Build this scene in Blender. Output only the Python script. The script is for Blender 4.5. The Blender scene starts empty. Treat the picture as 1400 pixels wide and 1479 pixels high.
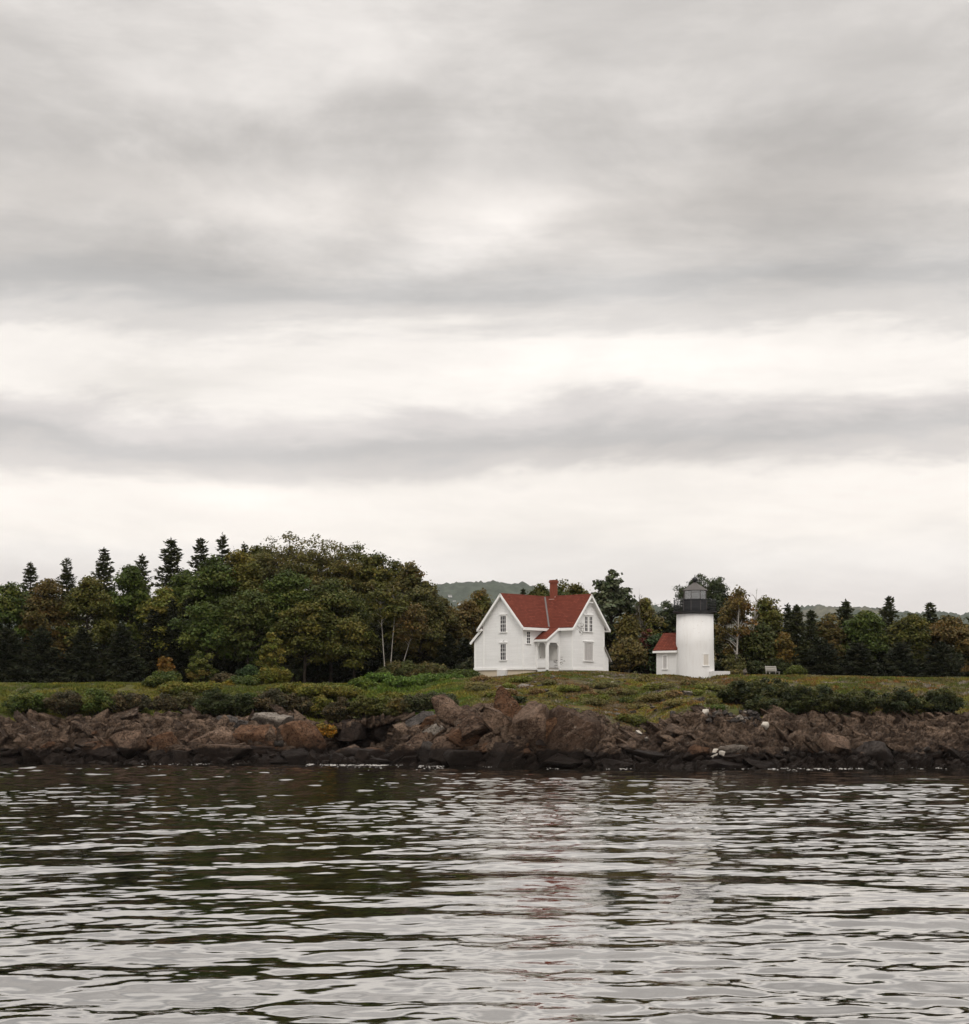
import bpy, bmesh, math, random
import numpy as np

random.seed(5)
RNG = np.random.default_rng(11)
SC = bpy.context.scene
COL = SC.collection

# camera model (photo pixels 1400 x 1479): used to turn measured pixels plus a distance into metres
F, CX, HY, H = 2600.0, 700.0, 1020.0, 4.6
def X(px, d): return (px - CX) / F * d
def Z(py, d): return H - (py - HY) / F * d

# ------------------------------------------------------------------ noise
def _hash(ix, iy, iz, s=0):
    h = (ix.astype(np.int64) * 374761393 + iy.astype(np.int64) * 668265263 + iz.astype(np.int64) * 2147483647 + s * 974711) & 0xFFFFFFFF
    h = ((h ^ (h >> 13)) * 1274126177) & 0xFFFFFFFF
    h = (h ^ (h >> 16)) & 0xFFFFFFFF
    h = (h * 2654435761) & 0xFFFFFFFF
    return ((h ^ (h >> 15)) & 0xFFFFFF) / float(0xFFFFFF)

def vnoise(p, s=0):
    p = np.asarray(p, float)
    i = np.floor(p).astype(np.int64); f = p - i
    u = f * f * f * (f * (f * 6 - 15) + 10)
    r = 0
    for dx in (0, 1):
        for dy in (0, 1):
            for dz in (0, 1):
                w = (u[:, 0] if dx else 1 - u[:, 0]) * (u[:, 1] if dy else 1 - u[:, 1]) * (u[:, 2] if dz else 1 - u[:, 2])
                r = r + w * _hash(i[:, 0] + dx, i[:, 1] + dy, i[:, 2] + dz, s)
    return r * 2 - 1

def fbm(p, o=4, s=0):
    p = np.asarray(p, float); r = 0; a = 1.0; t = 0
    for k in range(o):
        r = r + a * vnoise(p * 2 ** k + 17.3 * k, s + k); t += a; a *= .5
    return r / t

def voro(p, s=0):
    """nearest cell: returns offset vector to its point, three cell randoms and the edge distance"""
    p = np.asarray(p, float)
    i = np.floor(p).astype(np.int64)
    best = np.full(len(p), 1e9); sec = np.full(len(p), 1e9)
    off = np.zeros_like(p); rnd = np.zeros_like(p)
    for dx in (-1, 0, 1):
        for dy in (-1, 0, 1):
            for dz in (-1, 0, 1):
                c = i + np.array([dx, dy, dz])
                q = np.stack([_hash(c[:, 0], c[:, 1], c[:, 2], s + k) for k in (1, 2, 3)], 1)
                v = p - (c + q)
                d = (v * v).sum(1)
                m = d < best
                sec = np.where(m, best, np.minimum(sec, d))
                best = np.where(m, d, best)
                off[m] = v[m]
                rnd[m] = np.stack([_hash(c[m, 0], c[m, 1], c[m, 2], s + k) for k in (5, 6, 7)], 1)
    return off, rnd, np.sqrt(sec) - np.sqrt(best)

def unit(v): return v / (np.linalg.norm(v, axis=-1, keepdims=True) + 1e-9)

# ------------------------------------------------------------------ object helpers
def tag(o, label=None, cat=None, group=None, kind=None):
    if label: o['label'] = label
    if cat: o['category'] = cat
    if group: o['group'] = group
    if kind: o['kind'] = kind
    return o

def empty(name, loc, rz=0.0):
    o = bpy.data.objects.new(name, None); COL.objects.link(o)
    o.location = loc; o.rotation_euler = (0, 0, rz); o.empty_display_size = .3
    return o

def link_mesh(name, me, mat, parent=None, smooth=False):
    if mat is not None:
        me.materials.append(mat)
    if smooth:
        me.polygons.foreach_set('use_smooth', np.ones(len(me.polygons), bool))
    o = bpy.data.objects.new(name, me); COL.objects.link(o)
    if parent is not None: o.parent = parent
    return o

def np_mesh(name, V, Fq, col=None):
    """fast mesh from numpy: Fq is (n,3) or (n,4)"""
    me = bpy.data.meshes.new(name)
    V = np.ascontiguousarray(V, np.float32); Fq = np.ascontiguousarray(Fq, np.int32)
    n, k = Fq.shape
    me.vertices.add(len(V)); me.vertices.foreach_set('co', V.ravel())
    me.loops.add(n * k); me.loops.foreach_set('vertex_index', Fq.ravel())
    me.polygons.add(n)
    me.polygons.foreach_set('loop_start', np.arange(0, n * k, k, dtype=np.int32))
    if col is not None:
        a = me.color_attributes.new('tint', 'FLOAT_COLOR', 'POINT')
        c = np.ones((len(V), 4), np.float32); c[:, :3] = col
        a.data.foreach_set('color', c.ravel())
    me.update(calc_edges=True)
    return me

class MB:
    """collects solids, builds them as one mesh"""
    def __init__(s): s.v = []; s.f = []
    def add(s, vs, fs):
        b = len(s.v); s.v += [tuple(map(float, q)) for q in vs]; s.f += [tuple(b + i for i in f) for f in fs]; return s
    def box(s, x0, x1, y0, y1, z0, z1):
        return s.add([(x0,y0,z0),(x1,y0,z0),(x1,y1,z0),(x0,y1,z0),(x0,y0,z1),(x1,y0,z1),(x1,y1,z1),(x0,y1,z1)],
                     [(0,3,2,1),(4,5,6,7),(0,1,5,4),(1,2,6,5),(2,3,7,6),(3,0,4,7)])
    def hexa(s, a, b):
        """a: 4 pts of one face, b: matching 4 pts of the opposite face"""
        return s.add(list(a) + list(b), [(0,3,2,1),(4,5,6,7),(0,1,5,4),(1,2,6,5),(2,3,7,6),(3,0,4,7)])
    def prism(s, poly, d):
        n = len(poly); q = [tuple(np.add(p, d)) for p in poly]
        return s.add(list(poly) + q, [tuple(range(n))[::-1], tuple(range(n, 2*n))] + [(i, (i+1) % n, n + (i+1) % n, n + i) for i in range(n)])
    def tube(s, pts, rad, n=6, cap=True):
        pts = [np.array(p, float) for p in pts]; b = len(s.v)
        prev = None
        for i, p in enumerate(pts):
            t = pts[min(i+1, len(pts)-1)] - pts[max(i-1, 0)]
            t = t / (np.linalg.norm(t) + 1e-9)
            a = np.cross(t, (0, 0, 1)) if abs(t[2]) < .95 else np.cross(t, (1, 0, 0))
            if prev is not None:
                a = prev - t * np.dot(prev, t)
            a = a / (np.linalg.norm(a) + 1e-9); prev = a
            c = np.cross(t, a); r = rad[i] if hasattr(rad, '__len__') else rad
            for k in range(n):
                w = 2 * math.pi * k / n
                s.v.append(tuple(p + r * (a * math.cos(w) + c * math.sin(w))))
        for i in range(len(pts) - 1):
            for k in range(n):
                k2 = (k + 1) % n
                s.f.append((b+i*n+k, b+i*n+k2, b+(i+1)*n+k2, b+(i+1)*n+k))
        if cap:
            s.f.append(tuple(b + k for k in range(n))[::-1]); s.f.append(tuple(b + (len(pts)-1)*n + k for k in range(n)))
        return s
    def lathe(s, prof, n=48, cap=True, a0=0.0):
        b = len(s.v)
        for r, z in prof:
            for k in range(n):
                w = 2 * math.pi * k / n + a0; s.v.append((r*math.cos(w), r*math.sin(w), z))
        for i in range(len(prof) - 1):
            for k in range(n):
                k2 = (k+1) % n
                s.f.append((b+i*n+k, b+i*n+k2, b+(i+1)*n+k2, b+(i+1)*n+k))
        if cap:
            s.f.append(tuple(b+k for k in range(n))[::-1]); s.f.append(tuple(b+(len(prof)-1)*n+k for k in range(n)))
        return s
    def build(s, name, mat, parent=None, smooth=False):
        me = bpy.data.meshes.new(name); me.from_pydata(s.v, [], s.f); me.update()
        bm = bmesh.new(); bm.from_mesh(me); bmesh.ops.recalc_face_normals(bm, faces=bm.faces); bm.to_mesh(me); bm.free()
        return link_mesh(name, me, mat, parent, smooth)

# ------------------------------------------------------------------ materials
def new_mat(name):
    m = bpy.data.materials.new(name); m.use_nodes = True
    nt = m.node_tree; nt.nodes.clear()
    return m, nt, nt.nodes, nt.links
class N:
    """tiny node helper"""
    def __init__(s, nt): s.nt = nt
    def n(s, t, **kw):
        x = s.nt.nodes.new(t)
        for k, v in kw.items(): setattr(x, k, v)
        return x
    def put(s, sock, v):
        if isinstance(v, bpy.types.NodeSocket): s.nt.links.new(v, sock)
        else: sock.default_value = v
    def math(s, op, a, b=0.0, c=0.0, clamp=False):
        x = s.n('ShaderNodeMath', operation=op, use_clamp=clamp); s.put(x.inputs[0], a); s.put(x.inputs[1], b); s.put(x.inputs[2], c); return x.outputs[0]
    def noise(s, vec, scale, detail=4, rough=.55, dist=0.0):
        x = s.n('ShaderNodeTexNoise'); s.put(x.inputs['Vector'], vec); x.inputs['Scale'].default_value = scale
        x.inputs['Detail'].default_value = detail; x.inputs['Roughness'].default_value = rough; x.inputs['Distortion'].default_value = dist
        return x.outputs['Fac']
    def mapping(s, vec, scale=(1,1,1), rot=(0,0,0), loc=(0,0,0)):
        x = s.n('ShaderNodeMapping'); s.put(x.inputs[0], vec); x.inputs['Scale'].default_value = scale; x.inputs['Rotation'].default_value = rot
        x.inputs['Location'].default_value = loc; return x.outputs[0]
    def ramp(s, fac, stops, interp='LINEAR'):
        x = s.n('ShaderNodeValToRGB'); s.put(x.inputs[0], fac); cr = x.color_ramp; cr.interpolation = interp
        while len(cr.elements) < len(stops): cr.elements.new(.5)
        for e, (p, c) in zip(cr.elements, sorted(stops, key=lambda q: q[0])):
            e.position = p; e.color = (c[0], c[1], c[2], 1) if hasattr(c, '__len__') else (c, c, c, 1)
        return x.outputs[0]
    def mix(s, fac, a, b, blend='MIX'):
        x = s.n('ShaderNodeMix', data_type='RGBA', blend_type=blend)
        s.put(x.inputs[0], fac)
        for k, v in ((6, a), (7, b)):
            if isinstance(v, bpy.types.NodeSocket): s.nt.links.new(v, x.inputs[k])
            else: x.inputs[k].default_value = (v[0], v[1], v[2], 1)
        return x.outputs[2]
    def maprange(s, v, a, b, c=0.0, d=1.0, smooth=True):
        x = s.n('ShaderNodeMapRange'); x.interpolation_type = 'SMOOTHSTEP' if smooth else 'LINEAR'
        s.put(x.inputs[0], v); x.inputs[1].default_value = a; x.inputs[2].default_value = b; x.inputs[3].default_value = c; x.inputs[4].default_value = d
        return x.outputs[0]
    def bump(s, h, strength=.3, dist=.02, nrm=None):
        x = s.n('ShaderNodeBump'); s.put(x.inputs['Height'], h); x.inputs['Strength'].default_value = strength; x.inputs['Distance'].default_value = dist
        if nrm is not None: s.put(x.inputs['Normal'], nrm)
        return x.outputs[0]
    def principled(s, color, rough=.8, spec=.3, normal=None, **kw):
        b = s.n('ShaderNodeBsdfPrincipled')
        if isinstance(color, bpy.types.NodeSocket): s.nt.links.new(color, b.inputs['Base Color'])
        else: b.inputs['Base Color'].default_value = (*color, 1)
        s.put(b.inputs['Roughness'], rough); b.inputs['Specular IOR Level'].default_value = spec
        if normal is not None: s.put(b.inputs['Normal'], normal)
        for k, v in kw.items(): b.inputs[k].default_value = v
        return b.outputs[0]
    def out(s, sh):
        o = s.n('ShaderNodeOutputMaterial'); s.nt.links.new(sh, o.inputs[0])

def mat_plain(name, c, rough=.7, var=.15, scale=3.0, spec=.3, metal=0.0):
    m, nt, _, _ = new_mat(name); g = N(nt)
    co = g.n('ShaderNodeTexCoord').outputs['Object']
    f = g.noise(co, scale, 6, .65)
    col = g.mix(f, tuple(q*(1-var) for q in c), tuple(min(1, q*(1+var)) for q in c))
    g.out(g.principled(col, rough, spec, g.bump(g.noise(co, scale*8, 4), .15, .01), Metallic=metal)); return m

def mat_siding():
    m, nt, _, _ = new_mat('white_clapboard'); g = N(nt)
    co = g.n('ShaderNodeTexCoord').outputs['Object']
    sep = g.n('ShaderNodeSeparateXYZ'); g.put(sep.inputs[0], co)
    zz = g.math('MULTIPLY', sep.outputs[2], 1/.125)
    saw = g.math('FRACT', zz)
    row = g.math('FLOOR', zz)
    gap = g.maprange(saw, 0.0, .14, 1.0, 0.0)
    broad = g.noise(co, .7, 5, .6)
    cmb = g.n('ShaderNodeCombineXYZ'); g.put(cmb.inputs[0], row)
    plank = g.noise(g.mapping(co, (.35, .35, 8)), 1.0, 2)
    col = g.mix(broad, (.76, .75, .745), (.85, .845, .84))
    col = g.mix(g.maprange(plank, .3, .7, 0, .35), col, (.66, .655, .645))
    # worn and peeling paint: bare wood chips, stretched along the boards, thickest on the weather gable beside its windows
    chips = g.noise(g.mapping(co, (2.2, 2.2, 11)), 1.6, 3, .6)
    def near(p, r0, r1):
        d = g.n('ShaderNodeVectorMath', operation='DISTANCE'); g.put(d.inputs[0], co); d.inputs[1].default_value = p
        return g.maprange(d.outputs['Value'], r0, r1, 1.0, 0.0)
    zone = g.math('MAXIMUM', near((5.2, -1.0, 4.7), .2, 1.25), g.math('MULTIPLY', near((3.6, -2.42, 1.7), .3, 1.4), .8))
    zone = g.math('MAXIMUM', zone, g.math('MULTIPLY', near((5.2, -.3, 6.4), .1, .7), .8))
    zone = g.math('MAXIMUM', zone, g.math('MULTIPLY', near((.1, -6.1, 3.45), .1, .6), .8))
    zone = g.math('MAXIMUM', zone, g.math('MULTIPLY', near((2.3, -6.1, 1.25), .1, .6), .6))
    thr = g.math('SUBTRACT', .80, g.math('MULTIPLY', zone, .315))
    chip = g.math('GREATER_THAN', chips, thr)
    col = g.mix(g.math('MULTIPLY', chip, .85), col, (.09, .078, .066))
    stain = g.maprange(g.noise(g.mapping(co, (5, 5, .5)), 1.2, 4), .55, .8, 0, .3)
    col = g.mix(stain, col, (.58, .56, .53))
    col = g.mix(g.math('MULTIPLY', gap, .42), col, (.40, .39, .38))
    g.out(g.principled(col, .65, .3, g.bump(saw, .5, .02))); return m

def mat_trim(): return mat_plain('white_trim_paint', (.77, .76, .745), .55, .07, 2.0)

def mat_brickwhite():
    m, nt, _, _ = new_mat('whitewashed_brick'); g = N(nt)
    co = g.n('ShaderNodeTexCoord').outputs['Object']
    sep = g.n('ShaderNodeSeparateXYZ'); g.put(sep.inputs[0], co)
    ang = g.math('ARCTAN2', sep.outputs[1], sep.outputs[0])
    cmb = g.n('ShaderNodeCombineXYZ'); g.put(cmb.inputs[0], g.math('MULTIPLY', ang, 1.7)); g.put(cmb.inputs[1], sep.outputs[2])
    br = g.n('ShaderNodeTexBrick'); g.put(br.inputs['Vector'], cmb.outputs[0]); br.inputs['Scale'].default_value = 1.0
    br.inputs['Brick Width'].default_value = .24; br.inputs['Row Height'].default_value = .085; br.inputs['Mortar Size'].default_value = .008
    broad = g.noise(co, .9, 5, .6)
    col = g.mix(broad, (.60, .59, .58), (.70, .69, .68))
    st = g.maprange(g.noise(g.mapping(co, (3, 3, .4)), 1.5, 6, .65), .46, .75, 0, .55)
    col = g.mix(st, col, (.56, .53, .50))
    chip = g.math('GREATER_THAN', g.noise(g.mapping(co, (1.2, 1.2, 2.0)), 2.6, 4, .62), .69)
    col = g.mix(g.math('MULTIPLY', chip, .6), col, (.36, .31, .28))
    g.out(g.principled(col, .75, .2, g.bump(g.math('ADD', br.outputs['Fac'], g.math('MULTIPLY', g.noise(co, 14, 3), 1.2)), -.35, .015))); return m

def mat_roof():
    m, nt, _, _ = new_mat('red_shingles'); g = N(nt)
    co = g.n('ShaderNodeTexCoord').outputs['Object']
    sep = g.n('ShaderNodeSeparateXYZ'); g.put(sep.inputs[0], co)
    cmb = g.n('ShaderNodeCombineXYZ'); g.put(cmb.inputs[0], g.math('ADD', sep.outputs[0], sep.outputs[1])); g.put(cmb.inputs[1], g.math('MULTIPLY', sep.outputs[2], 1.35))
    br = g.n('ShaderNodeTexBrick'); g.put(br.inputs['Vector'], cmb.outputs[0]); br.inputs['Scale'].default_value = 1.0
    br.inputs['Brick Width'].default_value = .30; br.inputs['Row Height'].default_value = .20; br.inputs['Mortar Size'].default_value = .022
    br.inputs['Color1'].default_value = (.095, .025, .016, 1); br.inputs['Color2'].default_value = (.165, .045, .028, 1); br.inputs['Mortar'].default_value = (.06, .016, .012, 1)
    col = g.mix(g.maprange(g.noise(co, 1.1, 5, .65), .35, .7), br.outputs['Color'], (.10, .026, .017))
    col = g.mix(g.maprange(g.noise(g.mapping(co, (1.5, 1.5, .5)), 2.0, 4), .6, .8, 0, .5), col, (.16, .045, .030))
    g.out(g.principled(col, .9, .06, g.bump(br.outputs['Fac'], -.5, .02))); return m

def mat_glass_dark():
    m, nt, _, _ = new_mat('window_glass'); g = N(nt)
    co = g.n('ShaderNodeTexCoord').outputs['Object']
    col = g.mix(g.noise(co, 3, 2), (.012, .010, .012), (.035, .03, .035))
    g.out(g.principled(col, .08, .5)); return m

def mat_clear_glass():
    m, nt, _, _ = new_mat('lantern_glass'); g = N(nt)
    t = g.n('ShaderNodeBsdfTransparent'); t.inputs[0].default_value = (.80, .82, .82, 1)
    gl = g.n('ShaderNodeBsdfGlossy'); gl.inputs['Roughness'].default_value = .04; gl.inputs[0].default_value = (.9, .9, .9, 1)
    lw = g.n('ShaderNodeLayerWeight'); lw.inputs[0].default_value = .35
    mx = g.n('ShaderNodeMixShader'); g.put(mx.inputs[0], g.math('ADD', g.math('MULTIPLY', lw.outputs['Fresnel'], .8), .12))
    nt.links.new(t.outputs[0], mx.inputs[1]); nt.links.new(gl.outputs[0], mx.inputs[2]); g.out(mx.outputs[0]); return m

def mat_leaf(name, rough=.55, trans=.25):
    m, nt, _, _ = new_mat(name); g = N(nt)
    a = g.n('ShaderNodeAttribute', attribute_name='tint').outputs['Color']
    b = g.principled(a, rough, .10)
    t = g.n('ShaderNodeBsdfTranslucent'); g.put(t.inputs[0], a)
    mx = g.n('ShaderNodeMixShader'); mx.inputs[0].default_value = trans
    nt.links.new(b, mx.inputs[1]); nt.links.new(t.outputs[0], mx.inputs[2]); g.out(mx.outputs[0]); return m

def mat_bark(name, c1, c2, sc=6):
    m, nt, _, _ = new_mat(name); g = N(nt)
    co = g.n('ShaderNodeTexCoord').outputs['Object']
    f = g.noise(g.mapping(co, (1, 1, .25)), sc, 5, .65)
    g.out(g.principled(g.mix(g.maprange(f, .35, .65), c1, c2), .9, .15, g.bump(f, .6, .03))); return m

def mat_rock(name, c1, c2, c3, lichen=.15, tide=True, attr=False):
    """c1/c2 body colours, c3 weathering; the intertidal band is black with weed, with a ragged tide line"""
    m, nt, _, _ = new_mat(name); g = N(nt)
    pos = g.n('ShaderNodeNewGeometry').outputs['Position']
    sep = g.n('ShaderNodeSeparateXYZ'); g.put(sep.inputs[0], pos)
    rnd = g.n('ShaderNodeAttribute', attribute_name='tint').outputs['Fac'] if attr else g.n('ShaderNodeObjectInfo').outputs['Random']
    a = g.noise(pos, .55, 6, .65, .4)
    b = g.noise(g.mapping(pos, (1, 1, 1), (0, .62, 0)), 1.0, 3)
    st = g.noise(g.mapping(g.mapping(pos, (1, 1, 1), (0, .62, 0)), (.7, 1.2, 3.2)), 1.1, 6, .7, .9)
    fine = g.noise(pos, 7.0, 6, .75)
    col = g.mix(g.maprange(g.math('ADD', a, g.math('MULTIPLY', g.math('SUBTRACT', rnd, .5), .42)), .36, .64), c1, c2)
    col = g.mix(g.maprange(st, .46, .72, 0, .5), col, c3)
    col = g.mix(g.maprange(fine, .3, .72, 0, .7), col, tuple(q*.35 for q in c1))
    crack = g.maprange(g.noise(g.mapping(pos, (1, 1, 1.6), (0, .4, 0)), 1.8, 5, .6, 1.4), .47, .50, 1, 0)
    crack2 = g.math('MULTIPLY', crack, g.maprange(g.noise(g.mapping(pos, (1, 1, 1.6), (0, .4, 0)), 1.8, 5, .6, 1.4), .44, .47, 0, 1))
    col = g.mix(g.math('MULTIPLY', crack2, .85), col, (.014, .011, .009))
    if lichen > 0:
        lf = g.math('MULTIPLY', g.maprange(g.noise(pos, 2.6, 6, .7), .60, .72), g.maprange(g.noise(pos, .5, 3), .5, .65))
        col = g.mix(g.math('MULTIPLY', lf, min(1, lichen*4)), col, (.33, .31, .27))
    rough = .85
    if tide:
        lvl = g.math('ADD', g.math('MULTIPLY', g.noise(pos, .35, 4, .6), 1.7), g.math('MULTIPLY', g.noise(pos, 2.5, 4), .5))
        wet = g.maprange(g.math('SUBTRACT', sep.outputs[2], lvl), -.02, .28, 1.0, 0.0)
        col = g.mix(g.math('MULTIPLY', wet, .93), col, (.0045, .0036, .0032))
        damp = g.maprange(g.math('SUBTRACT', sep.outputs[2], lvl), .3, 1.5, .4, 0.0)
        col = g.mix(damp, col, (.026, .018, .014))
        rough = g.maprange(wet, 0, 1, .85, .6)
    h = g.math('ADD', g.math('MULTIPLY', st, .6), g.math('ADD', g.math('MULTIPLY', fine, .5), g.math('MULTIPLY', crack2, -.5)))
    g.out(g.principled(col, rough, .07, g.bump(h, 1.0, .18))); return m

M = dict(
    siding=mat_siding(), trim=mat_trim(), towerbrick=mat_brickwhite(), roof=mat_roof(), glass=mat_glass_dark(), lglass=mat_clear_glass(),
    leaf=mat_leaf('broad_leaves'), needle=mat_leaf('conifer_needles', .6, .1), grass=mat_leaf('heath_and_grass', .65, .2),
    bark=mat_bark('dark_bark', (.018, .014, .011), (.06, .048, .038)), birch=mat_bark('birch_bark', (.20, .18, .155), (.40, .37, .33), 4), grey_bark=mat_bark('grey_bark', (.09, .08, .07), (.20, .18, .16), 4),
    rock=mat_rock('brown_granite', (.062, .037, .024), (.175, .115, .080), (.26, .19, .145)), bedrock=mat_rock('jointed_bedrock', (.046, .030, .021), (.165, .112, .078), (.245, .185, .14), .2, True, True),
    rock_red=mat_rock('rusty_granite', (.10, .050, .027), (.175, .096, .056), (.21, .14, .095), .1),
    rock_grey=mat_rock('grey_granite', (.055, .047, .043), (.10, .088, .08), (.16, .14, .125), .2),
    rock_pale=mat_rock('lichen_crusted_granite', (.13, .105, .085), (.26, .225, .19), (.36, .33, .29), .3),
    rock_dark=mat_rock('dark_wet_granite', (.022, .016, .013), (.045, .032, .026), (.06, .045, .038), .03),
    stone_white=mat_plain('bleached_white_stone', (.37, .335, .29), .85, .3, 5), 
    foundation=mat_plain('lime_washed_foundation', (.52, .44, .34), .9, .2, 2.2), concrete=mat_plain('painted_white_concrete', (.58, .565, .55), .8, .1, 2.5),
    benchwood=mat_plain('bleached_bench_wood', (.30, .28, .25), .85, .2, 5), greyboard=mat_plain('weathered_board', (.43, .41, .40), .8, .15, 5), paleboard=mat_plain('pale_painted_board', (.62, .60, .57), .7, .1, 5),
    tanboard=mat_plain('beige_window_board', (.52, .48, .43), .75, .1, 5), greywood=mat_plain('bare_grey_wood', (.27, .25, .23), .85, .2, 5),
    chimney=mat_plain('red_brick', (.175, .046, .027), .85, .25, 9), flashing=mat_plain('lead_flashing', (.10, .085, .08), .6, .2, 6),
    mortar=mat_plain('pale_mortar', (.48, .43, .38), .9, .2, 8), iron=mat_plain('black_painted_iron', (.010, .010, .012), .45, .3, 5, .4),
    leadroof=mat_plain('grey_lantern_roof', (.085, .077, .073), .65, .25, 3, .1), lens=mat_plain('lens_glass_grey', (.30, .32, .33), .2, .25, 8, .6),
    farwall=mat_plain('far_house_paint', (.55, .54, .52), .8, .05), farroof=mat_plain('far_house_roof', (.16, .15, .15), .8, .1),
)

# ------------------------------------------------------------------ the lie of the land
C_PX   = [-900, -200, 60, 228, 450, 500, 560, 620, 700, 880, 1165, 1400, 1700, 2400]
C_FOOT = [1102, 1103, 1103, 1103, 1103, 1105, 1105, 1106, 1108, 1110, 1110, 1108, 1108, 1106]
E_PX = [-900, 60, 150, 228, 300, 350, 400, 450, 480, 520, 560, 600, 640, 700, 730, 760, 800, 850, 880, 920, 945, 980, 1020, 1060, 1100, 1165, 1250, 1400, 2400]
E_PY = [1036, 1034, 1030, 1031, 1037, 1040, 1034, 1042, 1046, 1038, 1036, 1036, 1027, 1020, 1016, 1025, 1030, 1036, 1044, 1053, 1040, 1024, 1022, 1030, 1034, 1028, 1030, 1032, 1036]
G_PX = [-900, 60, 228, 420, 520, 600, 683, 730, 770, 800, 875, 950, 1000, 1030, 1060, 1165, 1400, 2400]
G_PY = [988, 988, 988, 989, 988, 984, 980, 977, 973, 970, 969.5, 975, 977, 980, 977, 976, 980, 984]
def columns(x):
    px = x * F / 150.0 + CX
    df = H * F / (np.interp(px, C_PX, C_FOOT) - HY)
    dep = np.interp(px, [228, 450, 500, 560, 620, 700, 900, 1165], [8.0, 9, 11, 11, 9, 9, 9.5, 9.5])
    de = df + dep
    ze = H - (np.interp(px, E_PX, E_PY) - HY) / F * de
    zc = H - (np.interp(px, G_PX, G_PY) - HY) / F * 163.5
    return px, df, de, ze, zc
YC = 163.5
def ground(x, y):
    x = np.atleast_1d(np.asarray(x, float)); y = np.atleast_1d(np.asarray(y, float))
    px, df, de, ze, zc = columns(x)
    t = np.clip((y - de) / (YC - de), 0, 1)
    tt = .35 * t + .65 * (t * t * (3 - 2 * t))
    z = ze + (zc - ze) * tt
    t0 = np.clip((y - df) / (de - df), -1, 1)
    z = np.where(y < de, ze * t0, z)
    hump = np.clip((y - 184) / 20, 0, 1) * np.clip((62 - np.abs(x)) / 10, 0, 1); z = z + 4.5 * hump * hump * (3 - 2 * hump)
    far = np.clip((y - 232) / 40, 0, 1)
    z = z * (1 - far * far * (3 - 2 * far)) - 2.0 * far
    bump = fbm(np.stack([x * .22, y * .22, x * 0], 1), 4, 3) * .35 + fbm(np.stack([x * 1.1, y * 1.1, x * 0], 1), 3, 9) * .12
    calm = np.clip((y - YC + 3) / 3, 0, 1) * np.clip(1 - (y - 185) / 20, 0, 1)
    z = z + bump * (1 - .75 * calm) * np.clip((y - df) / 4, 0, 1)
    return np.maximum(z, -2.0)
def gz(x, y): return float(ground([x], [y])[0])

def grid_faces(nr, nc):
    i = np.arange(nr * nc).reshape(nr, nc)
    return np.stack([i[:-1, :-1].ravel(), i[:-1, 1:].ravel(), i[1:, 1:].ravel(), i[1:, :-1].ravel()], 1)

def heath_color(x, y):
    """plant colour of the open slope: real drifts of green fern, yellow grass, rusty heath and grey twigs"""
    px = x / y * F + CX
    p = np.stack([x * .16, y * .3, x * 0], 1)
    a = fbm(p, 4, 21); b = fbm(p * 2.3 + 5, 3, 31); c = fbm(p * 5 + 9, 3, 41)
    green = np.array([.085, .098, .020]); lush = np.array([.080, .125, .018]); yell = np.array([.165, .145, .026]); brown = np.array([.125, .090, .040]); grey = np.array([.21, .175, .14]); rust = np.array([.17, .085, .028])
    col = np.tile(green, (len(x), 1))
    def blend(col, w, k): w = np.clip(w, 0, 1)[:, None]; return col * (1 - w) + k * w
    right = np.clip((px - 660) / 60, 0, 1)
    col = blend(col, (1 - right) * np.clip((px - 480) / 60, 0, 1) * .8, lush)
    col = blend(col, (1 - right) * (b * 2 + .3) * .7, yell)
    col = blend(col, right * (a * 2.4 + .42), brown)
    col = blend(col, right * (b * 3.0 - .15), yell)
    col = blend(col, right * (c * 3.0 - .55), rust)
    col = blend(col, (c * -3.0 - .7) * (.3 + .7 * right), grey)
    return col

# ------------------------------------------------------------------ ground sheet
def build_ground():
    xs = np.linspace(-95, 95, 560)
    ts = np.concatenate([np.linspace(0, 1, 90) ** 1.0, 1 + np.linspace(.03, 1, 40)])
    XX = np.tile(xs, (len(ts), 1))
    _, df, de, ze, zc = columns(xs)
    YY = np.zeros_like(XX)
    for k, t in enumerate(ts):
        YY[k] = (de - 1.2) + (172 - (de - 1.2)) * t if t <= 1 else 172 + (290 - 172) * (t - 1)
    x, y = XX.ravel(), YY.ravel()
    z = ground(x, y)
    # let the turf sink under the rock at its ragged front edge
    me = np_mesh('ground', np.stack([x, y, z], 1), grid_faces(len(ts), len(xs)), heath_color(x, y) * .8)
    m, nt, _, _ = new_mat('turf_and_soil'); g = N(nt)
    pos = g.n('ShaderNodeNewGeometry').outputs['Position']
    a = g.n('ShaderNodeAttribute', attribute_name='tint').outputs['Color']
    f = g.noise(pos, 2.2, 8, .7)
    col = g.mix(g.maprange(f, .35, .62, 0, .7), a, (.038, .030, .019))
    col = g.mix(g.maprange(g.noise(pos, 5, 5), .58, .75, 0, .5), col, (.12, .105, .085))
    g.out(g.principled(col, .95, .1, g.bump(g.noise(pos, 6, 6, .7), .9, .2)))
    o = link_mesh('ground', me, m, None, True); tag(o, kind='structure')
    return o
build_ground()

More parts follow.
